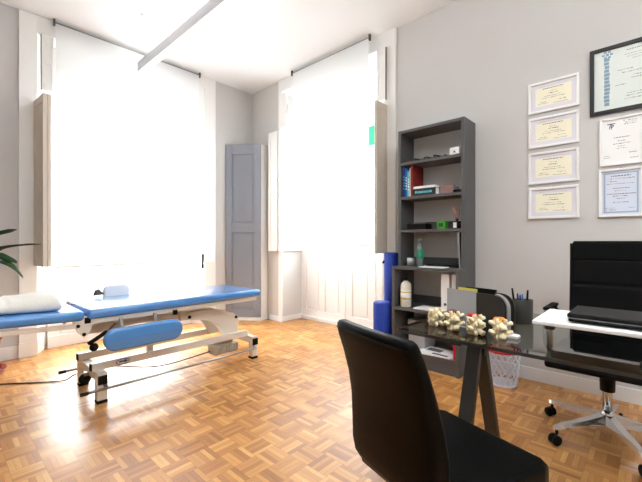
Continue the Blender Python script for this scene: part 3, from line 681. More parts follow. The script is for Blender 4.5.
# shelf D
zD = 0.873
b = NB(); lathe(b, [(0.0, 0.0), (0.03, 0.0), (0.033, 0.074), (0.030, 0.074), (0.028, 0.006), (0.0, 0.006)], (2.96, 1.63, zD), 20)
single('cup', b, 'silver_edge', 'small grey cup left of the plastic bottle', 'cup', (2.96, 1.63, zD))
k = thing('water_bottle', 'clear plastic bottle with green label on the middle shelf', 'bottle', (3.0, 1.555, zD))
obj('body', lathe(NB(), [(0.0, 0.0), (0.028, 0.0), (0.031, 0.01), (0.031, 0.15), (0.026, 0.175), (0.012, 0.225), (0.0, 0.226)], (3.0, 1.555, zD), 20), 'clear', k)
bb = NB(); lathe(bb, [(0.0308, 0.07), (0.0318, 0.07), (0.0318, 0.145), (0.0308, 0.145)], (3.0, 1.555, zD), 20); obj('label_wrap', bb, 'green_label', k)
obj('cap', lathe(NB(), [(0.014, 0.222), (0.014, 0.245), (0.0, 0.246)], (3.0, 1.555, zD), 14), 'clear', k)
b = NB(); box(b, 2.99, 3.18, 1.20, 1.49, zD, zD + 0.022, 0.004)
k = thing('laptop', 'closed black laptop lying on the middle shelf', 'laptop', (3.08, 1.35, zD)); obj('case_shell', b, 'black', k)
bb = NB(); box(bb, 2.989, 2.9905, 1.22, 1.48, zD + 0.010, zD + 0.0115); obj('seam', bb, 'case_grey', k)
b = NB(); box(b, 2.86, 2.985, 1.28, 1.50, zD, zD + 0.006, 0.001); single('paper_stack', b, 'paper', 'white papers lying at the front of the middle shelf', 'papers', (2.9, 1.39, zD))
k = thing('display_frame', 'dark board with pale edge leaning upright at the right end of the middle shelf', 'frame', (2.98, 1.17, zD))
ml = Matrix.Translation((2.965, 1.176, zD)) @ Matrix.Rotation(R(-2), 4, 'X')
bb = NB(); box(bb, 0.006, 0.2, 0.0, 0.012, 0, 0.30, 0.001, mtx=ml); obj('board', bb, 'black', k)
bb = NB(); box(bb, 0.0, 0.006, 0.0, 0.012, 0, 0.30, 0.001, mtx=ml); obj('edge_strip', bb, 'silver_edge', k)
# shelf E
zE = 0.506
k = thing('lotion_bottle', 'cream lotion bottle with black pump cap and yellow label', 'bottle', (2.92, 1.655, zE))
obj('body', lathe(NB(), [(0.0, 0.0), (0.044, 0.0), (0.048, 0.008), (0.048, 0.185), (0.042, 0.21), (0.018, 0.23), (0.018, 0.236), (0.0, 0.237)], (2.92, 1.655, zE), 24), 'bottle_cream', k)
bb = NB(); lathe(bb, [(0.0478, 0.055), (0.0488, 0.055), (0.0488, 0.15), (0.0478, 0.15)], (2.92, 1.655, zE), 24); obj('label_wrap', bb, 'paper', k)
bb = NB()
for z0 in (0.07, 0.128): lathe(bb, [(0.0486, z0), (0.0494, z0), (0.0494, z0 + 0.012), (0.0486, z0 + 0.012)], (2.92, 1.655, zE), 24)
obj('label_band', bb, 'label_yellow', k)
bb = NB(); lathe(bb, [(0.016, 0.234), (0.016, 0.262), (0.007, 0.266), (0.007, 0.285), (0.0, 0.286)], (2.92, 1.655, zE), 16); box(bb, 2.905, 2.945, 1.648, 1.662, zE + 0.278, zE + 0.29, 0.003); obj('pump_cap', bb, 'black', k)
b = NB(); box(b, 2.865, 3.05, 1.36, 1.55, zE, zE + 0.010, 0.001); single('paper_stack', b, 'paper', 'white sheets lying beside the lotion bottle', 'papers', (2.92, 1.45, zE))
for (y0, y1, lab) in ((1.255, 1.326, 'broad white file box standing behind the desk organiser'), (1.176, 1.234, 'narrower white file box at right end of that shelf')):
    k = thing('file_box', lab, 'file box', (2.97, (y0 + y1) / 2, zE), 0, 'white file boxes on the lower shelf')
    bb = NB(); box(bb, 2.93, 3.18, y0, y1, zE, zE + 0.315, 0.002); obj('box_body', bb, 'paper', k)
    bb = NB(); lathe(bb, [(0.012, -0.001), (0.012, 0.001)], seg=14, mtx=Matrix.Translation((2.9295, (y0 + y1) / 2, zE + 0.06)) @ Matrix.Rotation(R(90), 4, 'Y')); obj('finger_hole', bb, 'case_grey', k)
# shelf F
zF = 0.131
b = NB(); box(b, 2.96, 3.17, 1.49, 1.65, zF, zF + 0.25, 0.003); k = thing('storage_box', 'pale grey box at the left of the bottom shelf', 'box', (3.06, 1.57, zF)); obj('box_body', b, 'grey_card', k)
bb = NB(); box(bb, 2.956, 3.174, 1.486, 1.654, zF + 0.205, zF + 0.255, 0.003); obj('lid', bb, 'grey_card', k)
def magazine(label, z0, rz, dx):
    k = thing('magazine', label, 'magazine', (2.97 + dx, 1.36, z0), rz, 'magazines on the bottom shelf')
    bb = NB(); box(bb, -0.105, 0.105, -0.15, 0.15, 0, 0.008, 0.001); obj('pages', bb, 'paper', k, local=True)
    bb = NB(); rr = random.Random(int(rz * 100) + 5)
    box(bb, -0.09, -0.055, -0.12, 0.02, 0.0079, 0.0084); box(bb, -0.02, 0.06, -0.02, 0.11, 0.0079, 0.0084)
    obj('cover_print', bb, 'ink_dark', k, local=True)
magazine('lower white magazine lying on the bottom shelf', zF, R(6), 0.0)
magazine('upper white magazine with dark print lying on the bottom shelf', zF + 0.009, R(-4), -0.01)
k = thing('folder', 'red folder standing at the right end of the bottom shelf', 'folder', (2.9, 1.18, zF))
bb = NB(); box(bb, 2.875, 3.12, 1.172, 1.20, zF, zF + 0.26, 0.002); obj('folder_cover', bb, 'red', k)

# ------------------------------------------------------------------ certificates on the right wall
def frame(label, y1, y0, z0, z1, fm, fw, margin_mat, style, group=None):
    """hangs on the right wall; y1 is its left edge seen from the room"""
    t = thing('framed_certificate', label, 'certificate', (XB, (y0 + y1) / 2, z0), 0, group)
    d = 0.022; b = NB()
    box(b, XB - d, XB - 0.001, y0, y0 + fw, z0, z1, 0.002); box(b, XB - d, XB - 0.001, y1 - fw, y1, z0, z1, 0.002)
    box(b, XB - d, XB - 0.001, y0 + fw, y1 - fw, z0, z0 + fw, 0.002); box(b, XB - d, XB - 0.001, y0 + fw, y1 - fw, z1 - fw, z1, 0.002)
    obj('frame', b, fm, t)
    Y0i, Y1i, Z0i, Z1i = y0 + fw, y1 - fw, z0 + fw, z1 - fw
    obj('mount', box(NB(), XB - 0.010, XB - 0.004, Y0i - .002, Y1i + .002, Z0i - .002, Z1i + .002), margin_mat, t)
    w, h = Y1i - Y0i, Z1i - Z0i; rr = random.Random(int(z0 * 1000)); xs = XB - 0.0104
    def line(bm, u0, u1, v, th=0.0025, hand=False):
        u = u0
        while u < u1:
            l = rr.uniform(0.006, 0.016); yy = Y1i - u * w; e = min(l, (u1 - u) * w)
            if e > 0.001: box(bm, xs - 0.0004, xs, yy - e, yy, Z0i + v * h - th / 2 + (rr.uniform(-.002, .002) if hand else 0), Z0i + v * h + th / 2 + (rr.uniform(0, .002) if hand else 0))
            u += (l + 0.0035) / w
    ink, dark = NB(), NB()
    if style == 'diploma':
        p = 0.10
        obj('sheet', box(NB(), XB - 0.0102, XB - 0.0098, Y0i + w * p, Y1i - w * p, Z0i + h * 0.15, Z1i - h * 0.15), 'cream_paper', t)
        xs = XB - 0.0104
        line(dark, 0.27, 0.72, 0.80, 0.0055); line(dark, 0.40, 0.62, 0.60, 0.003, True)
        line(ink, 0.20, 0.80, 0.90, 0.002)
        for v, a, b_ in ((0.68, 0.42, 0.58), (0.50, 0.30, 0.68), (0.43, 0.26, 0.76), (0.30, 0.20, 0.34), (0.24, 0.16, 0.40), (0.30, 0.60, 0.78), (0.20, 0.50, 0.82)): line(ink, a, b_, v, 0.0025, True)
    elif style == 'degree':
        bb = NB(); yy = Y1i - 0.055
        for q in range(13): box(bb, xs - 0.0004, xs, yy - 0.030 + rr.uniform(-.003, .003), yy + rr.uniform(-.003, .003), Z0i + 0.03 + q * 0.026, Z0i + 0.052 + q * 0.026)
        for q in range(6): a = q * 1.05; box(bb, xs - 0.0004, xs, yy - 0.018 + 0.022 * math.cos(a) - 0.008, yy - 0.018 + 0.022 * math.cos(a) + 0.008, Z0i + 0.387 + 0.022 * math.sin(a) - 0.007, Z0i + 0.387 + 0.022 * math.sin(a) + 0.007)
        box(bb, xs - 0.0005, xs, yy - 0.026, yy - 0.010, Z0i + 0.378, Z0i + 0.396)
        obj('ornament_print', bb, 'ink_blue', t)
        line(dark, 0.30, 0.85, 0.93, 0.004); line(ink, 0.28, 0.9, 0.86, 0.003); line(ink, 0.30, 0.85, 0.82, 0.003); line(ink, 0.35, 0.8, 0.78, 0.003)
        for v, a, b_ in ((0.62, 0.22, 0.36), (0.57, 0.26, 0.44), (0.50, 0.36, 0.52), (0.46, 0.34, 0.48), (0.42, 0.55, 0.78), (0.38, 0.2, 0.3), (0.22, 0.3, 0.5), (0.18, 0.28, 0.6), (0.13, 0.28, 0.55)): line(ink, a, b_, v, 0.003, True)
    elif style == 'letter':
        bb = NB()
        for q in range(7): bar(bb, (xs, Y1i - 0.055 - 0.012 * math.cos(q), Z1i - 0.045 - 0.012 * math.sin(q * 2)), (xs, Y1i - 0.05 + 0.016 * math.sin(q * 3), Z1i - 0.05 + 0.02 * math.cos(q * 1.3)), 0.004, 0.0008, (1, 0, 0))
        box(bb, xs - 0.0004, xs, Y1i - 0.075, Y1i - 0.03, Z1i - 0.032, Z1i - 0.026)
        obj('crest_print', bb, 'ink_dark', t)
        for v, a, b_ in ((0.94, 0.55, 0.9), (0.90, 0.6, 0.9), (0.86, 0.58, 0.88), (0.50, 0.4, 0.62), (0.44, 0.3, 0.75), (0.38, 0.42, 0.6), (0.33, 0.4, 0.65), (0.18, 0.05, 0.2), (0.14, 0.05, 0.25), (0.22, 0.7, 0.88), (0.1, 0.72, 0.92)): line(ink, a, b_, v, 0.0028, True)
        line(dark, 0.32, 0.72, 0.58, 0.0045)
    else:
        bb = NB(); m_ = 0.012
        for u0, u1, v0, v1 in ((m_, w - m_, m_, m_ + 0.010), (m_, w - m_, h - m_ - 0.010, h - m_), (m_, m_ + 0.010, m_, h - m_), (w - m_ - 0.010, w - m_, m_, h - m_)):
            box(bb, xs - 0.0003, xs, Y0i + u0, Y0i + u1, Z0i + v0, Z0i + v1)
        obj('border_print', bb, 'blue_border', t)
        line(dark, 0.25, 0.75, 0.88, 0.006); line(dark, 0.30, 0.72, 0.60, 0.004); line(dark, 0.15, 0.88, 0.47, 0.0045)
        for v, a, b_ in ((0.82, 0.15, 0.85), (0.76, 0.14, 0.4), (0.70, 0.14, 0.85), (0.54, 0.35, 0.65), (0.42, 0.3, 0.68), (0.36, 0.4, 0.6), (0.28, 0.3, 0.7), (0.15, 0.1, 0.34), (0.11, 0.1, 0.38), (0.15, 0.7, 0.88)): line(ink, a, b_, v, 0.0028, True)
    obj('text_print', ink, 'ink', t); obj('title_print', dark, 'ink_dark', t)
    if fm == 'black_frame': obj('glazing', box(NB(), XB - 0.0145, XB - 0.013, Y0i - .002, Y1i + .002, Z0i - .002, Z1i + .002), 'frame_glass', t)
    obj('hanger', lathe(NB(), [(0.006, 0), (0.006, 0.006), (0.0, 0.007)], seg=10, mtx=Matrix.Translation((XB - 0.001, (y0 + y1) / 2, z1 + 0.004)) @ Matrix.Rotation(R(-90), 4, 'Y')), 'steel', t)
    return t
G = 'white-framed cream diplomas in a column'
for (a, c_, lab) in ((2.098, 2.335, 'topmost of the four cream diplomas in white frames'), (1.827, 2.062, 'second from top of the four cream diplomas in white frames'),
                     (1.545, 1.790, 'third from top of the four cream diplomas in white frames'), (1.274, 1.516, 'lowest of the four cream diplomas in white frames')):
    frame(lab, 0.733, 0.402, a, c_, 'white_frame', 0.018, 'lilac_paper', 'diploma', G)
frame('large degree certificate with blue ornament in a black frame', 0.341, -0.30, 1.992, 2.460, 'black_frame', 0.026, 'mint_paper', 'degree')
frame('white certificate with a dark crest hanging under the black frame', 0.285, 0.050, 1.626, 1.956, 'white_frame', 0.012, 'paper', 'letter')
frame('pale blue bordered certificate in a white frame, lowest on the right', 0.290, 0.050, 1.268, 1.602, 'white_frame', 0.015, 'blue_paper', 'blue')

# ------------------------------------------------------------------ desk
DX0, DX1, DY1, DY0, DZ = 1.26, 1.98, 0.76, -0.95, 0.75
t = thing('glass_desk', 'tinted glass desk on dark metal A-shaped legs', 'desk', (1.62, -0.1, 0))
b = NB(); prism(b, rrect(DX0, DX1, DY0, DY1, 0.02, 3), DZ - 0.012, DZ, 'z'); obj('glass_top', b, 'desk_glass', t)
# dark ground edge of the pane
b = NB(); box(b, DX0 - 0.0015, DX0, DY0 + 0.02, DY1 - 0.02, DZ - 0.012, DZ - 0.001); box(b, DX0 + 0.02, DX1 - 0.02, DY1, DY1 + 0.0015, DZ - 0.012, DZ - 0.001); obj('glass_edge', b, 'smoke', t)
for y in (0.56, -0.75):
    for sg in (-1, 1):
        b = NB(); bar(b, (1.60 + sg * 0.005, y, 0.72), (1.60 + sg * 0.265, y, 0.0), 0.034, 0.054, (0, 1, 0), 0.002)
        bmesh.ops.bisect_plane(b, geom=b.verts[:] + b.edges[:] + b.faces[:], plane_co=(0, 0, 0.001), plane_no=(0, 0, -1), clear_outer=True)
        bmesh.ops.holes_fill(b, edges=b.edges[:], sides=12)
        lg = obj('leg', b, 'black_metal', t)
    b = NB(); lathe(b, [(0.0, -0.03), (0.028, -0.03), (0.028, 0.03), (0.0, 0.03)], seg=20, mtx=Matrix.Translation((1.60, y, 0.635)) @ Matrix.Rotation(R(90), 4, 'X')); obj('hinge_disc', b, 'black', t)
    b = NB(); box(b, 1.36, 1.86, y - 0.022, y + 0.022, 0.70, 0.737, 0.003); obj('support_bar', b, 'black_metal', t)

# vertebra models
def vertebra_bm(s, z0, cx, cy, rz, seed):
    rr = random.Random(seed); b = NB(); m = Matrix.Translation((cx, cy, z0)) @ Matrix.Rotation(rz, 4, 'Z') @ Matrix.Scale(s, 4)
    tb = NB()
    lathe(tb, [(0.0, 0.0), (0.021, 0.0), (0.023, 0.003), (0.0185, 0.012), (0.023, 0.022), (0.021, 0.025), (0.0, 0.025)], (0.006, 0, 0), 18)
    for sy in (-1, 1):
        tube(tb, [(-0.008, sy * 0.010, 0.014), (-0.018, sy * 0.014, 0.014), (-0.024, sy * 0.010, 0.012)], 0.006, 8)                 # pedicle / lamina
        tube(tb, [(-0.014, sy * 0.012, 0.014), (-0.016, sy * 0.025, 0.017), (-0.017, sy * 0.034, 0.021)], 0.005, 8, [0.009, 0.0075, 0.007])   # transverse process
        tube(tb, [(-0.018, sy * 0.013, 0.012), (-0.020, sy * 0.015, 0.028), (-0.019, sy * 0.014, 0.036)], 0.005, 8, [0.008, 0.008, 0.0075])      # upper facet
        tube(tb, [(-0.020, sy * 0.012, 0.012), (-0.025, sy * 0.012, -0.002), (-0.026, sy * 0.011, -0.008)], 0.005, 8, [0.008, 0.008, 0.007])     # lower facet
        ball(tb, (-0.017, sy * 0.035, 0.021), 0.0078, 8); ball(tb, (0.004, sy * 0.022, 0.006), 0.006, 8); ball(tb, (0.010, sy * 0.018, 0.020), 0.0065, 8)
    tube(tb, [(-0.022, 0, 0.012), (-0.036, 0, 0.008), (-0.050, 0, 0.002)], 0.006, 8, [0.011, 0.009, 0.0105])                           # spinous process
    for v in tb.verts: v.co += Vector((rr.uniform(-1, 1), rr.uniform(-1, 1), rr.uniform(-1, 1))) * 0.0022
    bmesh.ops.transform(tb, matrix=m, verts=tb.verts); merge(b, tb, True); return b
def spine(label, x, y, rz, s, disc, top=None, nerve=False):
    t = thing('spine_model', label, 'anatomical model', (x, y, DZ), 0, 'vertebra models along the desk edge')
    z = DZ + 0.0006 + 0.010 * s
    obj('vertebra', vertebra_bm(s, z, x, y, rz, 1), 'bone', t)
    m = Matrix.Translation((x, y, 0)) @ Matrix.Rotation(rz, 4, 'Z') @ Matrix.Translation((0.006 * s, 0, 0))
    b = NB(); lathe(b, [(0.0, z + 0.0245 * s), (0.019 * s, z + 0.0245 * s), (0.021 * s, z + 0.029 * s), (0.019 * s, z + 0.0335 * s), (0.0, z + 0.0335 * s)], seg=18, mtx=m); obj('disc', b, disc, t)
    obj('vertebra', vertebra_bm(s, z + 0.0335 * s, x, y, rz, 2), 'bone', t)
    if top:
        b = NB(); lathe(b, [(0.0, z + 0.058 * s), (0.019 * s, z + 0.058 * s), (0.021 * s, z + 0.063 * s), (0.018 * s, z + 0.069 * s), (0.0, z + 0.070 * s)], seg=18, mtx=m); obj('top_disc', b, top, t)
    if nerve:
        b = NB(); m3 = Matrix.Translation((x, y, z)) @ Matrix.Rotation(rz, 4, 'Z') @ Matrix.Scale(s, 4); tb = NB()
        tube(tb, [(-0.013, 0, -0.004), (-0.013, 0, 0.062)], 0.0045, 8)
        for sy in (-1, 1): tube(tb, [(-0.013, 0, 0.036), (-0.012, sy * 0.018, 0.031), (-0.008, sy * 0.030, 0.024)], 0.003, 6)
        bmesh.ops.transform(tb, matrix=m3, verts=tb.verts); merge(b, tb, True); obj('nerve', b, 'nerve', t)
    b = NB(); lathe(b, [(0.0, DZ + 0.0006), (0.020 * s, DZ + 0.0006), (0.020 * s, z + 0.001), (0.0, z + 0.001)], seg=18, mtx=m); obj('base_disc', b, 'bone', t)
spine('bone vertebra model standing nearest the desk corner, leftmost of the row', 1.42, 0.672, R(70), 0.95, 'bone')
spine('vertebra model with dark red disc, second from the desk corner', 1.40, 0.585, R(40), 0.95, 'disc_dark', 'disc_dark', True)
spine('vertebra model with red top disc, between the dark red and orange topped ones', 1.385, 0.500, R(65), 0.95, 'bone', 'disc_red', True)
spine('vertebra model with orange top disc before the dark organiser panel', 1.375, 0.405, R(30), 0.95, 'nerve', 'disc_orange', True)
b = NB(); box(b, 1.40, 1.435, 0.352, 0.39, DZ + 0.0006, DZ + 0.014, 0.004); single('eraser', b, 'paper', 'small white block at the right foot of the organiser', 'eraser', (1.42, 0.36, DZ))
b = NB(); box(b, 1.452, 1.47, 0.42, 0.66, DZ + 0.0006, DZ + 0.004, 0.001); single('card_strip', b, 'grey_card', 'pale card strip lying between the models and organiser', 'card', (1.46, 0.54, DZ))

# desk organiser
t = thing('desk_organiser', 'letter rack with light grey left panel and dark rounded right panel', 'organiser', (1.52, 0.52, DZ))
ma = Matrix.Translation((1.485, 0.512, DZ + 0.0006)) @ Matrix.Rotation(R(-14), 4, 'Z')   # its length along local y
def orgpanel(a, y0, y1, h, rl, rr_):
    pts = [(y0, 0)] + [(y0 + rl - rl * math.cos(R(90 * k / 6)), h - rl + rl * math.sin(R(90 * k / 6))) for k in range(7)] if rl else [(y0, 0), (y0, h)]
    pts += [(y1, h), (y1, 0)] if not rr_ else [(y1 - rr_ + rr_ * math.sin(R(90 * k / 6)), h - rr_ + rr_ * math.cos(R(90 * k / 6))) for k in range(7)] + [(y1, 0)]
    b = NB(); prism(b, pts, a, a + 0.004, 'x', mtx=ma); return b
obj('front_panel', orgpanel(-0.030, -0.118, -0.005, 0.146, 0.05, 0), 'smoke', t)
obj('left_panel', orgpanel(-0.032, -0.005, 0.130, 0.150, 0, 0), 'grey_card', t, label='light grey flat panel')
obj('back_panel', orgpanel(0.034, -0.122, 0.130, 0.146, 0.05, 0), 'smoke', t)
obj('middle_panel', orgpanel(0.0, -0.122, 0.130, 0.140, 0.05, 0), 'smoke', t)
b = NB(); box(b, -0.034, 0.04, -0.130, 0.130, 0, 0.004, mtx=ma); obj('tray', b, 'smoke', t)
b = NB(); prism(b, [(-0.134, 0.0), (-0.134, 0.09)] + [(-0.084 - 0.05 * math.cos(R(15 * k)), 0.10 + 0.05 * math.sin(R(15 * k))) for k in range(7)] + [(-0.084 + 0.0, 0.1465)] + [(-0.084 - 0.045 * math.cos(R(15 * k)), 0.10 + 0.045 * math.sin(R(15 * k))) for k in range(6, -1, -1)] + [(-0.129, 0.0)], -0.033, -0.014, 'x', mtx=ma); obj('end_band', b, 'silver_edge', t, label='silver grey rounded end band')
b = NB(); box(b, -0.019, -0.015, 0.0, 0.085, 0.006, 0.158, mtx=ma); single('card', b, 'yellow', 'yellow card sticking out of the desk organiser', 'card', (1.485, 0.53, DZ + 0.006))
b = NB(); box(b, 0.012, 0.020, -0.06, 0.07, 0.006, 0.160, mtx=ma); single('notebook', b, 'black', 'black notebook standing in the desk organiser behind the yellow card', 'notebook', (1.50, 0.53, DZ + 0.006))

# pen cup
t = thing('pen_cup', 'dark taupe oval pen cup on the glass desk', 'pen holder', (1.70, 0.41, DZ))
b = NB(); mm = Matrix.Translation((1.70, 0.41, DZ + 0.0006)) @ Matrix.Rotation(R(-47), 4, 'Z') @ Matrix.Diagonal((1.0, 0.62, 1, 1))
lathe(b, [(0.0, 0.0), (0.040, 0.0), (0.043, 0.004), (0.043, 0.100), (0.041, 0.102), (0.038, 0.100), (0.038, 0.006), (0.0, 0.006)], seg=32, mtx=mm); obj('cup_body', b, 'taupe', t)
dr = Vector((0.6794, -0.7337, 0))     # along the cup
for q, (o0, o1, top, mm_, lab) in enumerate(((-0.026, -0.044, 0.150, 'black', 'black pen leaning left in the cup'), (-0.012, -0.022, 0.128, 'ink_pen', 'navy pen second from left in the cup'),
                         (0.004, 0.0, 0.125, 'b_blue', 'blue pen in the middle of the cup'), (0.016, 0.022, 0.142, 'black', 'black pen upright at right in the cup'), (-0.004, -0.010, 0.122, 'ink_pen', 'short navy pen between the longer ones'))):
    p0 = Vector((1.70, 0.41, DZ + 0.008)) + dr * o0; p1 = Vector((1.70, 0.41, DZ + top)) + dr * o1
    k = thing('pen', lab, 'pen', tuple(p0), 0, 'pens in the cup')
    b = NB(); tube(b, [p0, p0.lerp(p1, 0.85), p1], 0.004, 8, [0.0042, 0.0042, 0.0034]); obj('barrel', b, mm_, k)
    b = NB(); tube(b, [p0.lerp(p1, 0.72), p0.lerp(p1, 0.97)], 0.0015, 6); bmesh.ops.translate(b, vec=(-0.005, -0.003, 0), verts=b.verts); obj('clip', b, mm_, k)

# monitor stand and laptop
t = thing('monitor_stand', 'low white shelf on short steel legs standing on the glass desk', 'stand', (1.50, 0.0, DZ))
b = NB(); box(b, 1.36, 1.64, -0.42, 0.30, DZ + 0.074, DZ + 0.086, 0.002); obj('shelf_board', b, 'white', t)
for x, y in ((1.42, 0.26), (1.42, -0.37), (1.60, 0.02), (1.60, -0.34)):
    if True:
        b = NB(); tube(b, [(x, y, DZ + 0.0006), (x, y, DZ + 0.074)], 0.009, 14); lg = obj('leg', b, 'steel', t)
        b = NB(); lathe(b, [(0.015, DZ + 0.052), (0.017, DZ + 0.074), (0.0, DZ + 0.074)], (x, y, 0), 14); obj('leg_collar', b, 'case_grey', lg)
t = thing('laptop', 'closed black laptop on the white desk shelf', 'laptop', (1.50, 0.03, DZ + 0.086))
zl = DZ + 0.086
b = NB(); box(b, 1.398, 1.595, -0.16, 0.205, zl + 0.004, zl + 0.015, 0.004, 3); obj('keyboard_base', b, 'black', t)
b = NB(); box(b, 1.395, 1.595, -0.163, 0.208, zl + 0.0165, zl + 0.031, 0.006, 3); obj('screen_lid', b, 'black', t)
b = NB(); box(b, 1.397, 1.592, -0.161, 0.206, zl + 0.0145, zl + 0.017); obj('trim_line', b, 'silver_edge', t)
b = NB(); box(b, 1.42, 1.58, -0.14, 0.18, zl + 0.0006, zl + 0.005); obj('rubber_foot', b, 'black', t)

# ------------------------------------------------------------------ office chair behind the desk
cx, cy_ = 2.53, 0.19
t = thing('office_chair', 'black high-backed office chair on a chrome five-star base behind the desk', 'chair', (cx, cy_, 0))
b = NB(); lathe(b, [(0.028, 0.085), (0.034, 0.095), (0.034, 0.15), (0.027, 0.17), (0.0, 0.17)], (cx, cy_, 0), 20); obj('hub', b, 'chrome', t)
b = NB(); tube(b, [(cx, cy_, 0.16), (cx, cy_, 0.40)], 0.022, 16); obj('gas_column', b, 'chrome', t)
b = NB(); tube(b, [(cx, cy_, 0.275), (cx, cy_, 0.40)], 0.036, 16, [0.034, 0.038]); obj('column_cover', b, 'black', t)
a0 = math.atan2(0.395 - cy_, 2.29 - cx)
for k in range(5):
    a = a0 + k * 2 * math.pi / 5; d = Vector((math.cos(a), math.sin(a), 0)); s_ = Vector((-d.y, d.x, 0)); c0 = Vector((cx, cy_, 0))
    b = NB(); rings = []
    for u, w, z0, z1 in ((0.02, 0.030, 0.10, 0.150), (0.15, 0.024, 0.092, 0.125), (0.30, 0.017, 0.082, 0.104), (0.318, 0.012, 0.084, 0.100)):
        p = c0 + d * u; rings.append([p + s_ * w + Vector((0, 0, z0)), p - s_ * w + Vector((0, 0, z0)), p - s_ * w * 0.7 + Vector((0, 0, z1)), p + s_ * w * 0.7 + Vector((0, 0, z1))])
    loft(b, rings)
    for f in b.faces: f.smooth = False
    lg = obj('leg', b, 'chrome', t)
    p = c0 + d * 0.305
    b = NB(); tube(b, [p + Vector((0, 0, 0.055)), p + Vector((0, 0, 0.086))], 0.008, 8)
    for sg in (-1, 1):
        lathe(b, [(0.0, -0.009), (0.022, -0.009), (0.027, -0.005), (0.027, 0.005), (0.022, 0.009), (0.0, 0.009)], seg=18, mtx=Matrix.Translation(p + s_ * sg * 0.015 + d * 0.01 + Vector((0, 0, 0.027))) @ Matrix.Rotation(a, 4, 'Z') @ Matrix.Rotation(R(90), 4, 'X'))
    obj('caster', b, 'black', lg)
b = NB(); box(b, cx - 0.10, cx + 0.10, cy_ - 0.09, cy_ + 0.09, 0.395, 0.43, 0.008); obj('seat_mechanism', b, 'black', t)
b = NB()
prof = [(2.17, 0.455), (2.18, 0.485), (2.22, 0.50), (2.45, 0.495), (2.66, 0.485), (2.72, 0.49), (2.72, 0.455), (2.66, 0.44), (2.45, 0.435), (2.24, 0.44), (2.19, 0.44)]
prism(b, prof, cy_ - 0.235, cy_ + 0.235, 'y', 0.012, 3, True); obj('seat', b, 'fabric_black', t)
# slung backrest with two welded seams
b = NB(); rings = []
def bx_(z): return 2.72 + 0.012 * math.sin((z - 0.50) / 0.6 * math.pi) + 0.05 * ((z - 0.47) / 0.63)
zs = [0.47, 0.56, 0.66, 0.76, 0.815, 0.83, 0.835, 0.85, 0.93, 0.975, 0.983, 0.99, 1.0, 1.06, 1.085, 1.098, 1.10]
for z in zs:
    g = 0.006 if abs(z - 0.983) < 0.004 or abs(z - 0.8325) < 0.004 else 0.0
    w = 0.192 - (0.006 if z > 1.095 else 0); th = 0.014 - g - (0.007 if z > 1.095 else 0)
    x = bx_(z); rings.append([(x - th, cy_ - w + .004, z), (x - th, cy_ + w - .004, z), (x - th * .3, cy_ + w, z), (x + th * .3, cy_ + w, z), (x + th, cy_ + w - .004, z), (x + th, cy_ - w + .004, z), (x + th * .3, cy_ - w, z), (x - th * .3, cy_ - w, z)])
loft(b, rings); 
for f in b.faces: f.smooth = False
obj('backrest', b, 'fabric_black', t)
for sg in (-1, 1):
    yy = cy_ + sg * 0.198
    b = NB(); tube(b, smoothpts([(2.30, yy, 0.46), (2.60, yy, 0.462), (2.71, yy, 0.50), (bx_(0.65), yy, 0.65), (bx_(0.85), yy, 0.85), (bx_(1.08), yy, 1.085)], 5), 0.008, 8); obj('side_rail', b, 'black', t)
    ya = cy_ + sg * 0.265
    b = NB(); tube(b, smoothpts([(2.40, yy + sg * .02, 0.45), (2.37, ya, 0.52), (2.36, ya, 0.66), (2.40, ya, 0.695), (2.62, ya, 0.70), (2.72, ya, 0.66), (2.73, yy, 0.64)], 5), 0.010, 8); ar = obj('armrest', b, 'black', t)
    obj('arm_pad', box(NB(), 2.40, 2.64, ya - 0.02, ya + 0.02, 0.70, 0.718, 0.006), 'fabric_black', ar)

# ------------------------------------------------------------------ waste basket
wx, wy = 2.985, 0.852
t = thing('waste_basket', 'white lattice waste basket with red rim beside the bookcase', 'waste basket', (wx, wy, 0))
b = NB(); r0, r1, hb = 0.093, 0.118, 0.275; N = 15
for k in range(N):
    for sg in (-1, 1):
        pts = []
        for q in range(9):
            u = q / 8; a = 2 * math.pi * (k / N) + sg * u * 2 * math.pi * 3.5 / N; r = r0 + (r1 - r0) * (0.06 + 0.9 * u); pts.append((wx + r * math.cos(a), wy + r * math.sin(a), 0.02 + (hb - 0.03) * u))
        tube(b, pts, 0.0036, 5)
obj('lattice_side', b, 'basket', t)
b = NB(); lathe(b, [(0.0, 0.0), (r0, 0.0), (r0 + 0.003, 0.022), (r0 - 0.002, 0.022), (r0 - 0.004, 0.005), (0.0, 0.005)], (wx, wy, 0), 28); obj('bottom', b, 'basket', t)
b = NB(); lathe(b, [(r1 - 0.004, hb - 0.018), (r1 + 0.004, hb - 0.018), (r1 + 0.006, hb - 0.004), (r1 + 0.004, hb), (r1 - 0.003, hb), (r1 - 0.004, hb - 0.018)], (wx, wy, 0), 28); obj('rim', b, 'red', t, label='red rim')

# ------------------------------------------------------------------ visitor chair in the foreground (facing the desk)
fx, fy = 1.26, 0.405                          # middle of the seat's front edge
rz = math.atan2(-0.28, 0.96)
t = thing('visitor_chair', 'black leather upholstered chair with curved back in the foreground', 'chair', (fx, fy, 0), rz)
# local frame: +x forwards, +y to its left, origin under the front edge of the seat
HWs = 0.203
b = NB()
prism(b, [(-0.40, -0.150), (-0.30, -0.178), (-0.05, -HWs), (-0.015, -HWs + .006), (0.0, -HWs + .03), (0.0, HWs - .03), (-0.015, HWs - .006), (-0.05, HWs), (-0.30, 0.188), (-0.40, 0.17)], 0.395, 0.47, 'z', 0.016, 3, True)
obj('seat', b, 'leather', t, local=True)
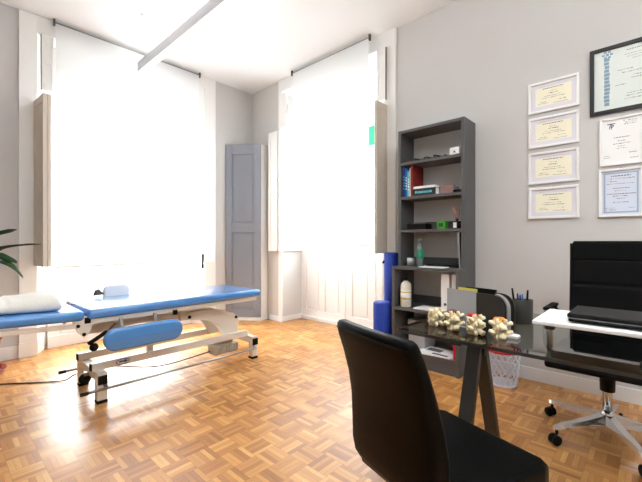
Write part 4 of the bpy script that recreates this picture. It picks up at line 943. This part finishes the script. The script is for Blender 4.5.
# backrest: swept shell, slightly waisted, leaning back, rolled top
b = NB(); rings = []
ST = [ # z, x of rear face, thickness, half width
    (0.430, -0.405, 0.040, 0.150), (0.436, -0.416, 0.055, 0.172), (0.452, -0.424, 0.066, 0.186), (0.49, -0.429, 0.072, 0.193), (0.56, -0.430, 0.070, 0.193), (0.63, -0.434, 0.064, 0.189),
    (0.70, -0.446, 0.058, 0.185), (0.77, -0.466, 0.054, 0.183), (0.815, -0.482, 0.052, 0.182), (0.838, -0.489, 0.049, 0.180), (0.852, -0.489, 0.040, 0.177), (0.859, -0.484, 0.028, 0.170), (0.861, -0.478, 0.014, 0.160)]
for z, x, th, hw in ST:
    ring = []
    n = 9; cr_ = min(0.022, th * 0.46)
    def curve(y): return -0.012 * (1 - (y / 0.19) ** 2)      # dished: rear face bulges backwards in the middle
    ys = [-hw + cr_ * (1 - math.cos(R(90 * k / 4))) for k in range(5)]
    rear = [(x + cr_ * (1 - math.sin(R(90 * k / 4))), -hw + cr_ * (1 - math.cos(R(90 * k / 4)))) for k in range(5)]
    mid = [(x, -hw + cr_ + (2 * hw - 2 * cr_) * k / 8) for k in range(1, 8)]
    rear = rear + mid + [(p, -q) for p, q in reversed(rear)]
    front = [(2 * x + th - p, q) for p, q in reversed(rear)]
    for p, q in rear + front: ring.append((p + curve(q), q * 0.875 + 0.020 + 0.020 * (z - 0.45), z))
    rings.append(ring)
loft(b, rings); obj('backrest', b, 'leather', t, local=True)
# piping seam along the rear edge of the top roll
b = NB(); pts = [(-0.491 - 0.012 * (1 - (y / 0.19) ** 2), y, 0.842) for y in [-0.13 + 0.30 * k / 12 for k in range(13)]]
tube(b, pts, 0.0022, 6); obj('top_seam', b, 'leather', t, local=True)
for x, y in ((-0.05, 0.165), (-0.05, -0.165), (-0.25, 0.13), (-0.25, -0.13)):
    b = NB(); bar(b, (x, y, 0.40), (x + (0.01 if x > -0.2 else -0.03), y, 0.0), 0.034, 0.034, (0, 1, 0), 0.002)
    bmesh.ops.bisect_plane(b, geom=b.verts[:] + b.edges[:] + b.faces[:], plane_co=(0, 0, 0.001), plane_no=(0, 0, -1), clear_outer=True); bmesh.ops.holes_fill(b, edges=b.edges[:], sides=12)
    obj('leg', b, 'black_metal', t, local=True)
